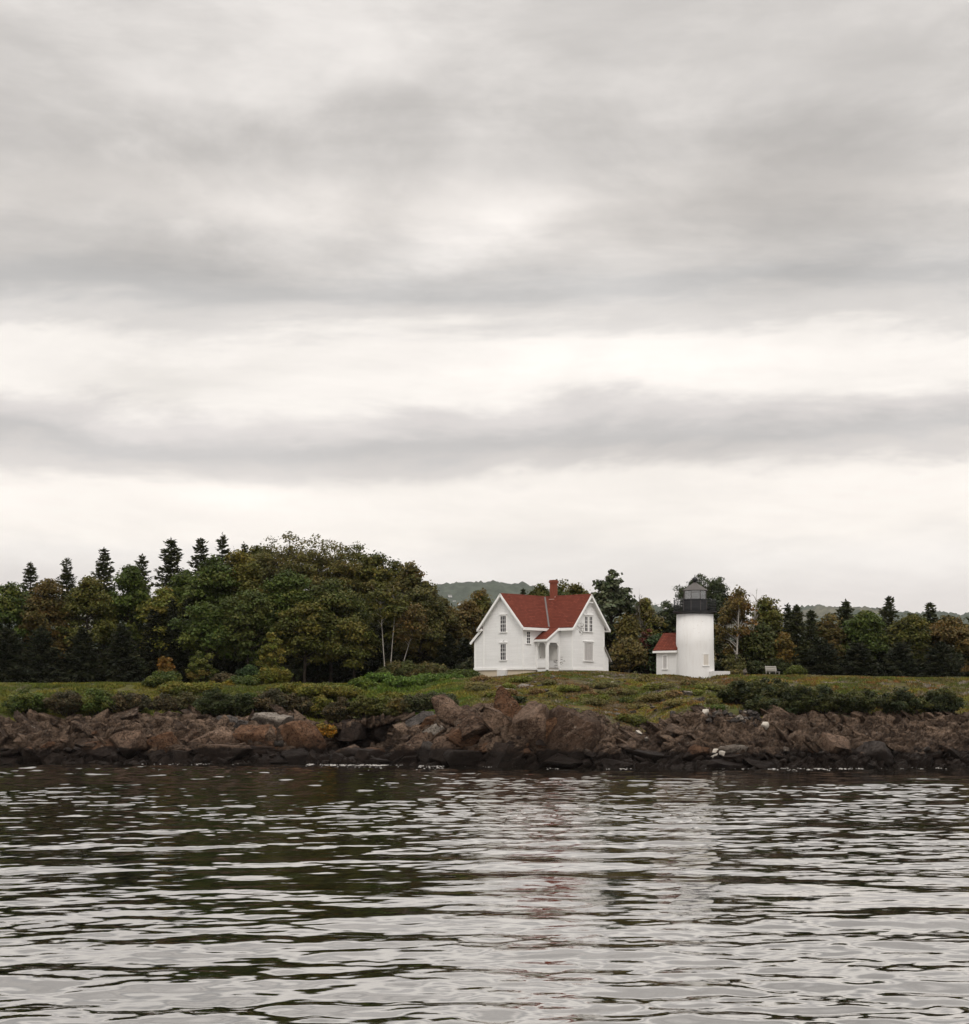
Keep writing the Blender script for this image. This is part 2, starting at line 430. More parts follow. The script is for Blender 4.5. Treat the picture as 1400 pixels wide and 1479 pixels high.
# ------------------------------------------------------------------ rock shapes
def ico(sub):
    bm = bmesh.new(); bmesh.ops.create_icosphere(bm, subdivisions=sub, radius=1)
    v = np.array([q.co[:] for q in bm.verts]); f = np.array([[q.index for q in t.verts] for t in bm.faces]); bm.free(); return v, f
ICO = {k: ico(k) for k in (3, 4, 5)}
def rock_va(seed, sub=4, planes=7, lo=.5, hi=.9, rough=.05, round_=0.0):
    """joint-bounded block: three pairs of nearly square planes, then chipped corners"""
    r = np.random.default_rng(seed); v, f = ICO[sub]; v = v.copy() * 1.25
    v *= 1 + .12 * fbm(v * .9 + seed, 2, seed)[:, None]
    fr = np.linalg.qr(r.normal(size=(3, 3)) * .35 + np.eye(3))[0]
    ns = [(unit(fr[k % 3] * (1 if k < 3 else -1) + r.normal(size=3) * .22), r.uniform(lo, lo + .3)) for k in range(6)]
    for _ in range(planes): ns.append((unit(r.normal(size=3)), r.uniform(lo + .22, .98)))
    for n, c in ns:
        d = v @ n - c; v -= np.maximum(d, 0)[:, None] * n * (1 - round_)
    v *= 1 + rough * fbm(v * 2.6 + seed * 3, 4, seed + 5)[:, None]
    o, q, e = voro(v * np.array([1.4, 1.4, 2.0]) + seed, seed)
    v *= 1 + ((q[:, 0] - .5) * rough * 1.3 - np.clip(.06 - e, 0, .06) * rough * 14)[:, None]
    return v, f
def rock_mesh(*a, **k):
    v, f = rock_va(*a, **k); return np_mesh('rock', v, f)

# ------------------------------------------------------------------ bedrock shore sheet
PROF = dict(
    slope=[(-.35, -.45), (0, 0), (.14, .20), (.34, .46), (.58, .70), (.80, .88), (1.0, 1.0), (1.14, .93)],
    steep=[(-.25, -.45), (0, 0), (.06, .36), (.16, .68), (.34, .88), (.66, .96), (1.0, 1.0), (1.14, .93)],
    cove=[(-.3, -.35), (0, 0), (.30, .12), (.74, .20), (.98, .42), (.98, .74), (.84, .98), (1.14, 1.0)],
)
def shore_base(nx=1250, nt=150, x0=-62, x1=62):
    xs = np.linspace(x0, x1, nx)
    px, df, de, ze, zc = columns(xs)
    w_cove = np.interp(px, [452, 478, 560, 590], [0, 1, 1, 0]) 
    w_steep = np.interp(px, [640, 700, 850, 890, 1165, 1400], [.15, .7, .8, .1, .1, .3])
    w_steep = np.maximum(w_steep, np.interp(px, [0, 150, 228, 300], [.5, .4, .2, .15]))
    T = np.linspace(0, 1, nt)
    K = np.linspace(0, 1, 8)
    Y = np.zeros((nt, nx)); Zz = np.zeros((nt, nx))
    pr = {k: (np.interp(T, K, [q[0] for q in v]), np.interp(T, K, [q[1] for q in v])) for k, v in PROF.items()}
    for j in range(2):
        base = (1 - w_steep)[None, :] * pr['slope'][j][:, None] + w_steep[None, :] * pr['steep'][j][:, None]
        r = (1 - w_cove)[None, :] * base + w_cove[None, :] * pr['cove'][j][:, None]
        if j == 0: Y = df[None, :] + (de - df)[None, :] * r
        else: Zz = ze[None, :] * r
    Xg = np.tile(xs, (nt, 1))
    return Xg, Y, Zz, T
SX, SY, SZ, ST = shore_base()

def rot_strata(p, ang):
    c, s = math.cos(ang), math.sin(ang)
    return np.stack([p[:, 0] * c - p[:, 2] * s, p[:, 1], p[:, 0] * s + p[:, 2] * c], 1)

def build_shore():
    nt, nx = SX.shape
    p = np.stack([SX.ravel(), SY.ravel(), SZ.ravel()], 1)
    gx = np.stack([np.gradient(SX, axis=1), np.gradient(SY, axis=1), np.gradient(SZ, axis=1)], -1)
    gt = np.stack([np.gradient(SX, axis=0), np.gradient(SY, axis=0), np.gradient(SZ, axis=0)], -1)
    n = np.cross(gx, gt).reshape(-1, 3); n /= np.linalg.norm(n, axis=1)[:, None] + 1e-9
    n = n + np.array([0, -.35, .1]); n /= np.linalg.norm(n, axis=1)[:, None]
    px = p[:, 0] / p[:, 1] * F + CX
    q = rot_strata(p, -.62)                       # strata dip down to the right
    q = q + fbm(p * .35, 3, 77)[:, None] * np.array([.9, .4, .5])
    right = np.clip((px - 830) / 60, 0, 1)
    o1, r1, e1 = voro(q * np.array([.30, .45, .62]), 3)
    d1 = (r1[:, 0] - .45) * 1.5 + o1[:, 0] * (r1[:, 1] - .5) * 1.8 + o1[:, 2] * (r1[:, 2] - .35) * 2.0
    o2, r2, e2 = voro(q * np.array([.55, .9, 1.9]) + 3.3, 13)
    d2 = (r2[:, 0] - .5) * .62 + o2[:, 0] * (r2[:, 1] - .5) * .7 + o2[:, 2] * (r2[:, 2] - .5) * .9
    o3, r3, e3 = voro(q * np.array([1.3, 2.0, 4.6]) + 8.1, 23)
    d3 = (r3[:, 0] - .5) * .24 + o3[:, 2] * (r3[:, 2] - .5) * .3
    d = d1 * (.55 - .25 * right) + d2 * (.6 + .1 * right) + d3 * (.7 + .5 * right)
    d -= np.clip(.10 - e1, 0, .1) * 4.5 + np.clip(.10 - e2, 0, .1) * 2.0
    d += fbm(p * 2.5, 3, 55) * .10
    T = np.repeat(ST, nx)
    d *= np.clip((1.02 - T) / .16, 0, 1)
    # the turf covers the rock at its top edge along a ragged line
    sink = np.clip((T - .82) / .18, 0, 1) * (.55 + .9 * fbm(np.stack([p[:, 0] * .5, p[:, 1] * .5, p[:, 0] * 0], 1), 3, 91))
    v = p + n * d[:, None]; v[:, 2] -= np.maximum(sink, T > .985)
    VV, FF, CC = [v], [], [np.full(len(v), .5)]
    f4 = grid_faces(nt, nx); FF += [f4[:, :3], f4[:, [0, 2, 3]]]; nb = len(v)
    r = np.random.default_rng(77)
    shapes = [rock_va(900 + k, 3, 3, .42, .9, .05) for k in range(24)]
    g = v.reshape(nt, nx, 3)
    for k in range(760):
        xx = r.uniform(-50, 50); pc = xx / 150 * F + CX; tt = r.uniform(.14, .80)
        if 452 < pc < 592 and tt < .84: continue
        if 600 < pc < 860 and r.random() < .7: continue
        if pc > 860 and tt > .76: continue
        jj = int(np.clip((xx + 62) / 124 * (nx - 1), 0, nx - 1)); c = g[int(tt * (nt - 1)), jj].copy()
        if c[2] < -.25: continue
        rt = np.clip((pc - 830) / 60, 0, 1)
        if r.random() < rt or r.random() < .35:
            dim = np.array([r.uniform(.9, 2.3), r.uniform(.7, 1.0), r.uniform(.22, .60)]); ang = .62 + r.normal() * .10; c += np.array([0, .58, -.30])
        else:
            q_ = r.uniform(.35, 1.05); dim = np.array([q_ * r.uniform(.9, 1.6), q_, q_ * r.uniform(.55, 1.1)]); ang = r.normal() * .5
        dim *= r.uniform(.65, 1.15)
        sv, sf = shapes[int(r.integers(24))]
        ca, sa = math.cos(ang), math.sin(ang); a2 = r.normal() * (.35 - .25 * rt); c2, s2 = math.cos(a2), math.sin(a2); a3 = r.normal() * .25 - .2 * 0; c3, s3 = math.cos(a3), math.sin(a3)
        Rm = np.array([[c2, -s2, 0], [s2, c2, 0], [0, 0, 1]]) @ np.array([[ca, 0, sa], [0, 1, 0], [-sa, 0, ca]]) @ np.array([[1, 0, 0], [0, c3, -s3], [0, s3, c3]])
        w_ = (sv * dim) @ Rm.T + c + np.array([0, .15, -.05])
        VV.append(w_); FF.append(sf + nb); nb += len(w_); CC.append(np.full(len(w_), r.uniform(0, 1)))
    me = np_mesh('rocky_shore', np.concatenate(VV), np.concatenate(FF), np.repeat(np.concatenate(CC)[:, None], 3, 1))
    o = link_mesh('rocky_shore', me, M['bedrock'], None, False); tag(o, kind='structure')
    return v.reshape(nt, nx, 3)
SV = build_shore()
_s = SV[::2, ::3].reshape(-1, 3); _s = _s[_s[:, 2] > -.3]
_spx = _s[:, 0] / _s[:, 1] * F + CX; _spy = HY + (H - _s[:, 2]) / _s[:, 1] * F
def shore_at(px, py):
    """front-most shore point seen at a pixel"""
    d2 = (_spx - px) ** 2 + (_spy - py) ** 2
    k = np.where(d2 < max(9, d2.min() * 1.01))[0]
    j = k[np.argmin(_s[k, 1])]
    return _s[j]

# ------------------------------------------------------------------ boulders
def boulder(px, py, w, h, mat, label, rot=0.0, seed=1, depth=None, name='boulder', round_=0.0, lo=.5, group=None, push=.35, at=None, cat='boulder', planes=7):
    s = np.array(at) if at is not None else shore_at(px, py)
    d = s[1]; gr = (1.65 if 580 < px < 860 else 1.42) if w > 15 else .95; sx, sz = w / F * d / 2 * gr, h / F * d / 2 * gr
    sy = depth or (sx + sz) * .5
    me = rock_mesh(seed, 4 if max(w, h) > 14 else 3, planes, lo, .92, .06, round_)
    o = link_mesh(name, me, M[mat] if isinstance(mat, str) else mat)
    dd = d + sy * push
    o.location = (X(px, dd), dd, Z(py, dd)); o.scale = (sx, sy, sz); o.rotation_euler = (RNG.uniform(-.2, .2), rot, RNG.uniform(-.25, .25))
    return tag(o, label, cat, group)

B = [  # px, py, w, h, material, tilt, label
 (239, 1077, 32, 28, 'rock_red', .2, 'rusty brown boulder at the left end of the shore rocks above dark wet ledge'),
 (272, 1069, 42, 27, 'rock', .25, 'squared brown block with flat sloping top among the left shore boulders'),
 (316, 1072, 52, 34, 'rock', -.3, 'large smooth brown dome of rock right of the squared block'),
 (329, 1046, 27, 19, 'rock_grey', .1, 'small rounded boulder with pale top just under the dark green shrubs'),
 (350, 1051, 18, 20, 'rock_grey', .5, 'narrow grey boulder leaning beside the pale topped one'),
 (374, 1070, 54, 30, 'rock_red', .15, 'big rounded reddish boulder below the pale lichen ledge'),
 (389, 1086, 66, 17, 'rock_red', .12, 'long flat reddish slab under the rounded reddish boulder'),
 (318, 1087, 62, 26, 'rock', .1, 'wide dark footed boulder at the water left of the flat reddish slab'),
 (275, 1095, 44, 20, 'rock_dark', .1, 'black wet boulder at the waterline below the squared block'),
 (243, 1097, 32, 16, 'rock_dark', 0, 'low black wet rock at the waterline under the rusty boulder'),
 (397, 1099, 42, 15, 'rock_grey', .05, 'flat grey slab lying at the waterline under the reddish slab'),
 (429, 1095, 30, 17, 'rock_grey', 0, 'rounded grey boulder at the waterline beside the flat grey slab'),
 (450, 1094, 15, 20, 'rock', 0, 'small upright brown boulder at the left mouth of the dark cove'),
 (436, 1072, 46, 44, 'rock_red', .3, 'tall reddish dome of rock standing at the left side of the cove'),
 (398, 1044, 50, 26, 'rock_pale', .1, 'pale lichen covered ledge of rough rock under the left shrubs'),
 (478, 1097, 28, 15, 'rock_red', .1, 'low brown boulder at the left of the cove beach'),
 (505, 1092, 34, 19, 'rock', -.1, 'brown rounded boulder in the middle of the cove beach'),
 (532, 1093, 34, 20, 'rock_red', .2, 'larger brown boulder at the right of the cove beach'),
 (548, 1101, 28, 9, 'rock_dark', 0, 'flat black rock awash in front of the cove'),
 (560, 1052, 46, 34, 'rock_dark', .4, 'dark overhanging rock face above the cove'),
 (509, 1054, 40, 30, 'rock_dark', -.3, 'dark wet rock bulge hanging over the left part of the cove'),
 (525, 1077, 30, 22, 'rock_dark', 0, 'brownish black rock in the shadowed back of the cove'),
 (596, 1088, 46, 25, 'rock', -.45, 'long brown slab tilted up to the right beside the cove'),
 (622, 1092, 26, 24, 'rock_grey', .5, 'grey cracked boulder at the waterline right of the tilted slab'),
 (648, 1090, 38, 31, 'rock', -.2, 'big brown boulder with black right side at the waterline'),
 (633, 1044, 48, 16, 'rock_red', -.25, 'flat tan slab jutting out high on the outcrop left of the peak'),
 (633, 1057, 25, 12, 'rock_pale', -.1, 'thin pale slab lying under the flat tan slab'),
 (609, 1040, 30, 14, 'rock_grey', -.3, 'pale grey rock at the turf edge left of the tan slab'),
 (652, 1034, 40, 26, 'rock', .7, 'brown jagged rock between the tan slab and the big tilted slabs'),
 (686, 1050, 30, 54, 'rock', -.7, 'big brown slab tilted down to the right under the peak slab'),
 (719, 1046, 26, 56, 'rock', -.75, 'second tilted slab with rusty face under the pointed peak slab'),
 (735, 1029, 32, 44, 'rock_red', -.72, 'pointed rusty slab forming the peak of the outcrop'),
 (672, 1072, 34, 36, 'rock_red', -.6, 'rusty slab low on the outcrop above the black wet rock'),
 (766, 1055, 44, 66, 'rock', .2, 'dark brown rock face below the green slope, split by black clefts'),
 (788, 1074, 26, 52, 'rock_red', .15, 'orange brown upright face left of the largest boulder'),
 (822, 1067, 60, 56, 'rock', .1, 'largest boulder, rounded and cracked, greyish brown, in the middle of the outcrop'),
 (849, 1090, 14, 19, 'rock_pale', .1, 'small pale triangular rock at the right foot of the largest boulder'),
 (683, 1098, 46, 22, 'rock_dark', .1, 'black wet ledge at the waterline under the tilted slabs'),
 (735, 1092, 60, 34, 'rock_dark', .1, 'broad black wet rock at the waterline below the peak'),
 (812, 1102, 52, 15, 'rock_dark', 0, 'low black rock awash under the largest boulder'),
 (921, 1059, 14, 10, 'stone_white', .3, 'bright white block alone near the grass on the right slope'),
 (934, 1068, 9, 7, 'rock_pale', .2, 'small pale stone just below the bright white block'),
 (1019, 1028, 13, 14, 'stone_white', -.2, 'white upright stone at the top of the right rocks'),
 (972, 1032, 12, 12, 'rock_grey', 0, 'grey stone at the turf edge left of the white upright stone'),
 (1032, 1085, 11, 9, 'stone_white', -.3, 'white block, upper left of three near the waterline'),
 (1042, 1088, 12, 11, 'stone_white', .4, 'white block, right of three near the waterline'),
 (1031, 1093, 12, 9, 'stone_white', -.4, 'white block, lowest of three near the waterline'),
 (1009, 1101, 14, 11, 'rock_pale', .5, 'pale angular stone low at the water left of the white blocks'),
 (1010, 1088, 36, 22, 'rock_red', -.2, 'rounded reddish boulder left of the three white blocks'),
 (1062, 1085, 32, 15, 'rock_pale', .1, 'tan boulder just right of the three white blocks'),
 (1062, 1098, 32, 14, 'rock', .1, 'brown boulder at the waterline under the tan one'),
 (1023, 1102, 16, 9, 'rock_pale', 0, 'flat pale stone at the waterline below the reddish boulder'),
 (1105, 1048, 12, 12, 'stone_white', 0, 'pale rounded stone at the edge of the right thicket'),
 (1131, 1100, 13, 8, 'rock_red', 0, 'small orange cobble at the right waterline'),
 (1144, 1097, 14, 12, 'rock_pale', .2, 'pale boulder right of the orange cobble'),
 (1159, 1090, 14, 10, 'rock_pale', .1, 'pale flat boulder at the foot of the right cliff'),
 (945, 1097, 90, 26, 'rock_dark', .14, 'long black wet ledge sloping into the water below the right slope'),
 (1050, 1106, 46, 14, 'rock_dark', .2, 'black wet ledge at the water in front of the tan boulder'),
 (1100, 1104, 36, 12, 'rock_dark', .1, 'low black rock at the waterline left of the orange cobble'),
 (890, 1104, 44, 14, 'rock_dark', .1, 'black wet rock awash left of the long ledge'),
 (190, 1074, 44, 34, 'rock', .2, 'brown boulder beyond the left end of the rusty boulder'),
 (150, 1086, 50, 30, 'rock_red', -.2, 'reddish boulder low on the far left shore'),
 (1205, 1080, 40, 34, 'rock', .4, 'brown boulder on the shore beyond the right pale boulders'),
 (1260, 1092, 50, 24, 'rock_grey', .1, 'grey boulder at the waterline far along the right shore'),
]
for k, (px, py, w, h, mt, rot, lab) in enumerate(B):
    slab = 'slab' in lab and h > 40
    boulder(px, py, w, h, mt, lab, rot, 100 + k, lo=.42 if ('block' in lab or slab) else .66 if ('round' in lab or 'dome' in lab) else .52, round_=.10 if 'round' in lab or 'dome' in lab else 0, push=.30 if w < 16 else .45,
            planes=4 if 'block' in lab or 'slab' in lab else 13 if 'round' in lab or 'dome' in lab else 8)

# loose scree between the big boulders: one shared set of shapes, many copies
SCREE = [rock_mesh(300 + k, 3, 6, .45, .85, .06) for k in range(10)]
ZONES = [
 ('left', 20, 460, 1058, 1102, 46, ['rock', 'rock_red', 'rock_grey'], 'small brown rock wedged between the boulders of the left shore', 'loose rocks of the left shore'),
 ('cove', 462, 600, 1088, 1104, 26, ['rock', 'rock_red', 'rock_grey'], 'cobble lying on the small beach inside the dark cove', 'cobbles of the cove beach'),
 ('mid', 600, 860, 1040, 1104, 40, ['rock', 'rock_red', 'rock_dark'], 'small brown rock wedged in the clefts of the central outcrop', 'loose rocks of the central outcrop'),
 ('rise', 1025, 1100, 1022, 1046, 34, ['rock_grey', 'rock_pale', 'rock_grey'], 'grey stone in the heap of rubble below the right thicket', 'grey rubble below the thicket'),
 ('right', 985, 1380, 1080, 1107, 46, ['rock', 'rock_pale', 'rock_red', 'rock_grey'], 'loose rock in the scree along the right waterline', 'loose rocks of the right waterline'),
]
for zi, (zn, a, b, c, d, n, mats, lab, grp) in enumerate(ZONES):
    r = np.random.default_rng(50 + zi); protos = {}
    for k in range(n):
        px, py = r.uniform(a, b), r.uniform(c, d); s = shore_at(px, py)
        mt = mats[int(r.integers(len(mats)))]; sh = int(r.integers(10))
        key = (mt, sh)
        if key not in protos:
            me = SCREE[sh].copy(); me.materials.append(M[mt]); protos[key] = me
        o = bpy.data.objects.new('shore_rock', protos[key]); COL.objects.link(o)
        sc = r.uniform(.16, .42) * (1.15 if zn in ('left', 'mid') else .85)
        o.location = (s[0], s[1] + sc * .1, s[2] + sc * .12); o.scale = (sc * r.uniform(.9, 1.5), sc, sc * r.uniform(.55, .9)); o.rotation_euler = tuple(r.uniform(-.5, .5, 2)) + (r.uniform(0, 6),)
        tag(o, lab, 'rock', grp)

# stones lying on the open grass
for k, (px, py, w, h, mt, lab) in enumerate([
 (944, 990, 9, 7, 'rock_pale', 'pale stone on the grass, left of three below the lighthouse workroom'),
 (960, 990, 11, 7, 'rock_pale', 'pale stone on the grass, middle of three below the lighthouse workroom'),
 (972, 990, 12, 6, 'rock_grey', 'flat grey stone on the grass, right of three below the lighthouse'),
 (884, 986, 6, 5, 'stone_white', 'small white round stone on the grass between house and lighthouse'),
 (868, 978, 14, 6, 'rock_pale', 'low pale rock in the grass near the right corner of the house'),
 (995, 1003, 18, 9, 'rock_pale', 'grey weathered ledge breaking through the turf below the tower'),
 (1012, 1012, 16, 8, 'rock_pale', 'lower grey ledge in the turf between tower and white upright stone'),
 (1028, 992, 10, 6, 'rock_pale', 'pale stone in the turf under the low white wall'),
 (1042, 990, 9, 7, 'rock_pale', 'pinkish stone in the turf right of the low white wall'),
 (760, 992, 18, 6, 'rock_pale', 'flat pale rock showing in the turf below the porch'),
 (735, 998, 22, 6, 'rock_pale', 'pale stony patch in the turf below the left gable'),
 (935, 1010, 14, 7, 'rock_grey', 'grey stone in the heath halfway down the slope'),
 (1076, 971, 7, 12, 'rock_pale', 'small upright grey stone between the dry bush and the dark thicket'),
]):
    # walk out along the sight line until it meets the ground
    dd = 164.0
    for q in np.arange(141, 168, .15):
        if Z(py, q) <= gz(X(px, q), q): dd = q; break
    boulder(px, py, w, h, mt, lab, .1, 500 + k, at=(X(px, dd), dd, 0), push=.2, name='stone', cat='stone')

# small pale stones scattered through the heath
_r = np.random.default_rng(91); _pm = [SCREE[k].copy() for k in range(4)]
for k, me in enumerate(_pm): me.materials.append(M['rock_pale'] if k % 2 else M['rock_grey'])
for k in range(80):
    x = _r.uniform(X(690, 155), X(1040, 155)); _, df, de, ze, zc = columns(np.array([x])); y = _r.uniform(de[0] + .5, 162.5)
    o = bpy.data.objects.new('stone', _pm[int(_r.integers(4))]); COL.objects.link(o); q = _r.uniform(.08, .24)
    o.location = (x, y, gz(x, y) + q * .35); o.scale = (q * 1.4, q, q * .7); o.rotation_euler = (0, 0, _r.uniform(0, 6))
    tag(o, 'small pale stone lying in the heath of the slope below the house', 'stone', 'small stones in the heath')

# ------------------------------------------------------------------ plants
def leaf_quads(c, nrm, size, asp, rng):
    n = len(c)
    t = rng.normal(size=(n, 3)); t -= nrm * (t * nrm).sum(1)[:, None]; t /= np.linalg.norm(t, axis=1)[:, None] + 1e-9
    b = np.cross(nrm, t); s = size[:, None]
    V = np.stack([c - t * s, c + b * s * asp, c + t * s, c - b * s * asp], 1).reshape(-1, 3)
    return V, np.arange(4 * n).reshape(n, 4)
def vary(col, n, rng, a=.25, hue=.10):
    c = np.array(col)[None, :] * (1 + rng.uniform(-a, a, (n, 1))) * (1 + rng.uniform(-hue, hue, (n, 3)))
    return np.clip(c, .003, 1)

def deciduous(name, label, px, d, top, hw, pal, seed, cat='tree', low=.12, dense=1.0, leaf=.15, bark='bark', lean=0.0, top_thin=0.0, upright=0.0, tr=None, group=None, depth=1.0, stems=1, asp=.62, clump=1.0, back=0.0):
    """tapered trunk with limbs, crown of leaf-sized faces in clumps at the limb ends"""
    r = np.random.default_rng(seed)
    x = X(px, d); zb = gz(x, d) - .15; Ht = Z(top, d) - zb; R = hw / F * d * 1.10
    root = empty(name, (x, d, zb)); tag(root, label, cat, group)
    wood = MB(); tips = []
    tr = tr or .014 * Ht + .05
    cr0 = (.17 * R + .40) * clump
    axes = []
    for sidx in range(stems):
        ln = lean + (sidx - (stems - 1) / 2) * .14 + r.normal() * .02
        ph = r.uniform(0, 6.3, 2)
        def axis(t, ln=ln, ph=ph, sidx=sidx): return np.array([ln * Ht * t + .05 * R * math.sin(3 * t + ph[0]) * t + (sidx * .25), .06 * R * math.sin(2.5 * t + ph[1]) * t, Ht * .86 * t])
        pts = [axis(t) for t in np.linspace(0, 1, 9)]
        wood.tube(pts, [tr * (1.25 if i == 0 else 1) * (1 - .9 * i / 8) for i in range(9)], 7)
        axes.append(axis)
    zlo = low * Ht; hz = (Ht - zlo) / 2; cz = zlo + hz
    nC = int((20 + 17 * min(5.0, R)) * (.75 + .25 * min(2.0, hz / max(R, .5))) / clump ** 1.2)
    for k in range(nC):
        u = unit(r.normal(size=3))
        if u[2] < -.35 and r.random() < .5: u[2] = -u[2]
        env = 1 + .30 * float(vnoise((u * 1.9 + seed * 3.7)[None], seed)[0])
        q = r.uniform(.12, 1) ** .42
        wid = (1 - (.30 + .25 * upright) * max(0, u[2])) * (1 - .12 * max(0, -u[2]))
        e = np.array([u[0] * max(.3, R - .55 * cr0) * q * env * wid, u[1] * max(.3, R - .55 * cr0) * q * env * wid * depth, cz + np.sign(u[2]) * abs(u[2]) ** .8 * (hz - .35 * cr0) * q * min(env, 1.04)])
        e[1] += back * R
        ax = axes[k % stems]
        hd = math.hypot(e[0], e[1])
        ts = min(.96, max(.10, (e[2] - (.45 + upright) * hd - .25) / (Ht * .86)))
        st = ax(ts); e[0] += st[0] * .8
        mid = (st + e) / 2 + r.normal(size=3) * .06 * hd + np.array([0, 0, .04 * hd])
        rad = min(.10, tr * (1 - ts) * .45 + .014)
        wood.tube([st, mid, e], [rad, rad * .6, .010], 5, False)
        for _q in range(2):
            e2 = e + r.normal(size=3) * cr0 * .5; wood.tube([mid, (mid + e2) / 2, e2], [rad * .4, rad * .3, .008], 3, False)
        tips.append((e, 1.0 if q > .5 else .8))
    tips.append((np.array([axes[0](1)[0] + r.normal() * .2, 0, Ht - .4 * cr0]), .8))
    for _k in range(5): tips.append((np.array([axes[0](1)[0] + r.normal() * R * .12 * (1 + _k), r.normal() * R * .15, Ht - (.8 + .75 * _k) * cr0]), .95))
    C, Nn, S, Cc = [], [], [], []
    pal = [np.array(p) for p in pal]
    for (e, f) in tips:
        h = max(0, e[2] / Ht)
        cr = cr0 * f * r.uniform(.7, 1.15)
        k = int(165 * dense * (cr / .9) ** 1.7 * (1 - top_thin * max(0, (h - .6) / .4)) * (.17 / leaf) ** 1.25)
        k = max(16, min(int(k * 1.12), 640))
        # flattened leaf sprays inside the clump
        u = unit(r.normal(size=(k, 3))) * (r.uniform(0, 1, (k, 1)) ** .45) * np.where(r.random((k, 1)) < .22, 1.55, 1.0)
        c = e + u * np.array([cr * 1.08, cr * 1.08, cr * .50])
        c[:, 2] -= .18 * ((u[:, 0] ** 2 + u[:, 1] ** 2)) * cr
        base = pal[min(len(pal) - 1, int(r.choice(len(pal), p=np.array([.5, .3, .2][:len(pal)]) / sum([.5, .3, .2][:len(pal)]))))] * r.uniform(.75, 1.2)
        C.append(c); Nn.append(unit(u * .55 + r.normal(size=(k, 3)) * .55 + np.array([0, -.05, .75])))
        S.append(leaf * r.uniform(.65, 1.3, k)); Cc.append(vary(base, k, r))
    C = np.concatenate(C); keep = C[:, 2] > .08 * Ht * (0 if low < .05 else 1)
    C = C[keep]; Nn = np.concatenate(Nn)[keep]; S = np.concatenate(S)[keep]; Cc = np.concatenate(Cc)[keep]
    wood.build('trunk', M[bark], root, True)
    V, Fq = leaf_quads(C, Nn, S, asp, r)
    link_mesh('crown', np_mesh('crown', V, Fq, np.repeat(Cc, 4, 0)), M['leaf'], root)
    return root

def conifer(label, px, d, top, hw, seed, pal=((.028, .033, .013), (.038, .040, .014)), name='spruce_tree', low=.06, dense=1.0, gap=.10, group=None):
    r = np.random.default_rng(seed)
    x = X(px, d); zb = gz(x, d) - .15; Ht = Z(top, d) - zb; R = hw / F * d
    root = empty(name, (x, d, zb)); tag(root, label, 'tree', group)
    wood = MB(); tr = .012 * Ht + .05
    wood.tube([(0, 0, 0), (.03, 0, Ht * .5), (0, 0, Ht)], [tr, tr * .6, .015], 7)
    C, Nn, S, Cc, T = [], [], [], [], []
    z = low * Ht
    while z < Ht * .985:
        h = z / Ht; L0 = 1.22 * R * (1 - h) ** .68 * (1.0 if h > low + .08 else .8) * r.uniform(.78, 1.15) + .13
        nb = int(r.integers(5, 8)); a0 = r.uniform(0, 6.3)
        for k in range(nb):
            if r.random() < gap: continue
            a = a0 + k * 6.283 / nb + r.uniform(-.25, .25); L = L0 * r.uniform(.5, 1.22)
            dirv = np.array([math.cos(a), math.sin(a), 0])
            droop = -.22 + .5 * h
            e = np.array([0, 0, z]) + dirv * L + np.array([0, 0, droop * L + .06 * L])
            m = np.array([0, 0, z]) + dirv * L * .55 + np.array([0, 0, droop * L * .55 - .05 * L])
            wood.tube([(0, 0, z), m, e], [.012 + .012 * L, .010, .006], 3, False)
            ns = max(6, int(24 * L * dense)); zk = z; z = zk + r.uniform(-.2, .2)
            t = r.uniform(.12, 1.05, ns)
            side = np.array([-dirv[1], dirv[0], 0])
            w = (1.05 - t) * L * .36 + .10
            c = np.array([0, 0, z]) + (m - (0, 0, z)) * (2 * t * (1 - t))[:, None] * 1.0 + (e - (0, 0, z)) * (t * t)[:, None] + side * (r.uniform(-1, 1, ns) * w)[:, None] + r.normal(size=(ns, 3)) * .05
            c[:, 2] -= np.abs(r.normal(size=ns)) * .10
            dd = unit(dirv * .8 + side * r.uniform(-1, 1, ns)[:, None] + np.array([0, 0, -.25 + .5 * h]) + r.normal(size=(ns, 3)) * .25)
            C.append(c); T.append(dd); S.append(r.uniform(.22, .40, ns) * (.75 + .1 * min(3, R)))
            Cc.append(vary(pal[int(r.integers(len(pal)))], ns, r, .35)); z = zk
        z += Ht * .019 * r.uniform(.7, 1.3) + .06
    k = 10; C.append(np.stack([r.normal(size=k) * .05, r.normal(size=k) * .05, Ht * r.uniform(.95, 1.0, k)], 1)); T.append(unit(r.normal(size=(k, 3)) * .4 + (0, 0, 1))); S.append(np.full(k, .22)); Cc.append(vary(pal[0], k, r))
    C, T, S, Cc = map(np.concatenate, (C, T, S, Cc))
    b = unit(np.cross(T, r.normal(size=T.shape))); s = S[:, None]
    V = np.stack([C - T * s * .5, C + b * s * .26, C + T * s * .9, C - b * s * .26], 1).reshape(-1, 3)
    wood.build('trunk', M['bark'], root, True)
    link_mesh('crown', np_mesh('crown', V, np.arange(len(V)).reshape(-1, 4), np.repeat(Cc, 4, 0)), M['needle'], root)
    return root

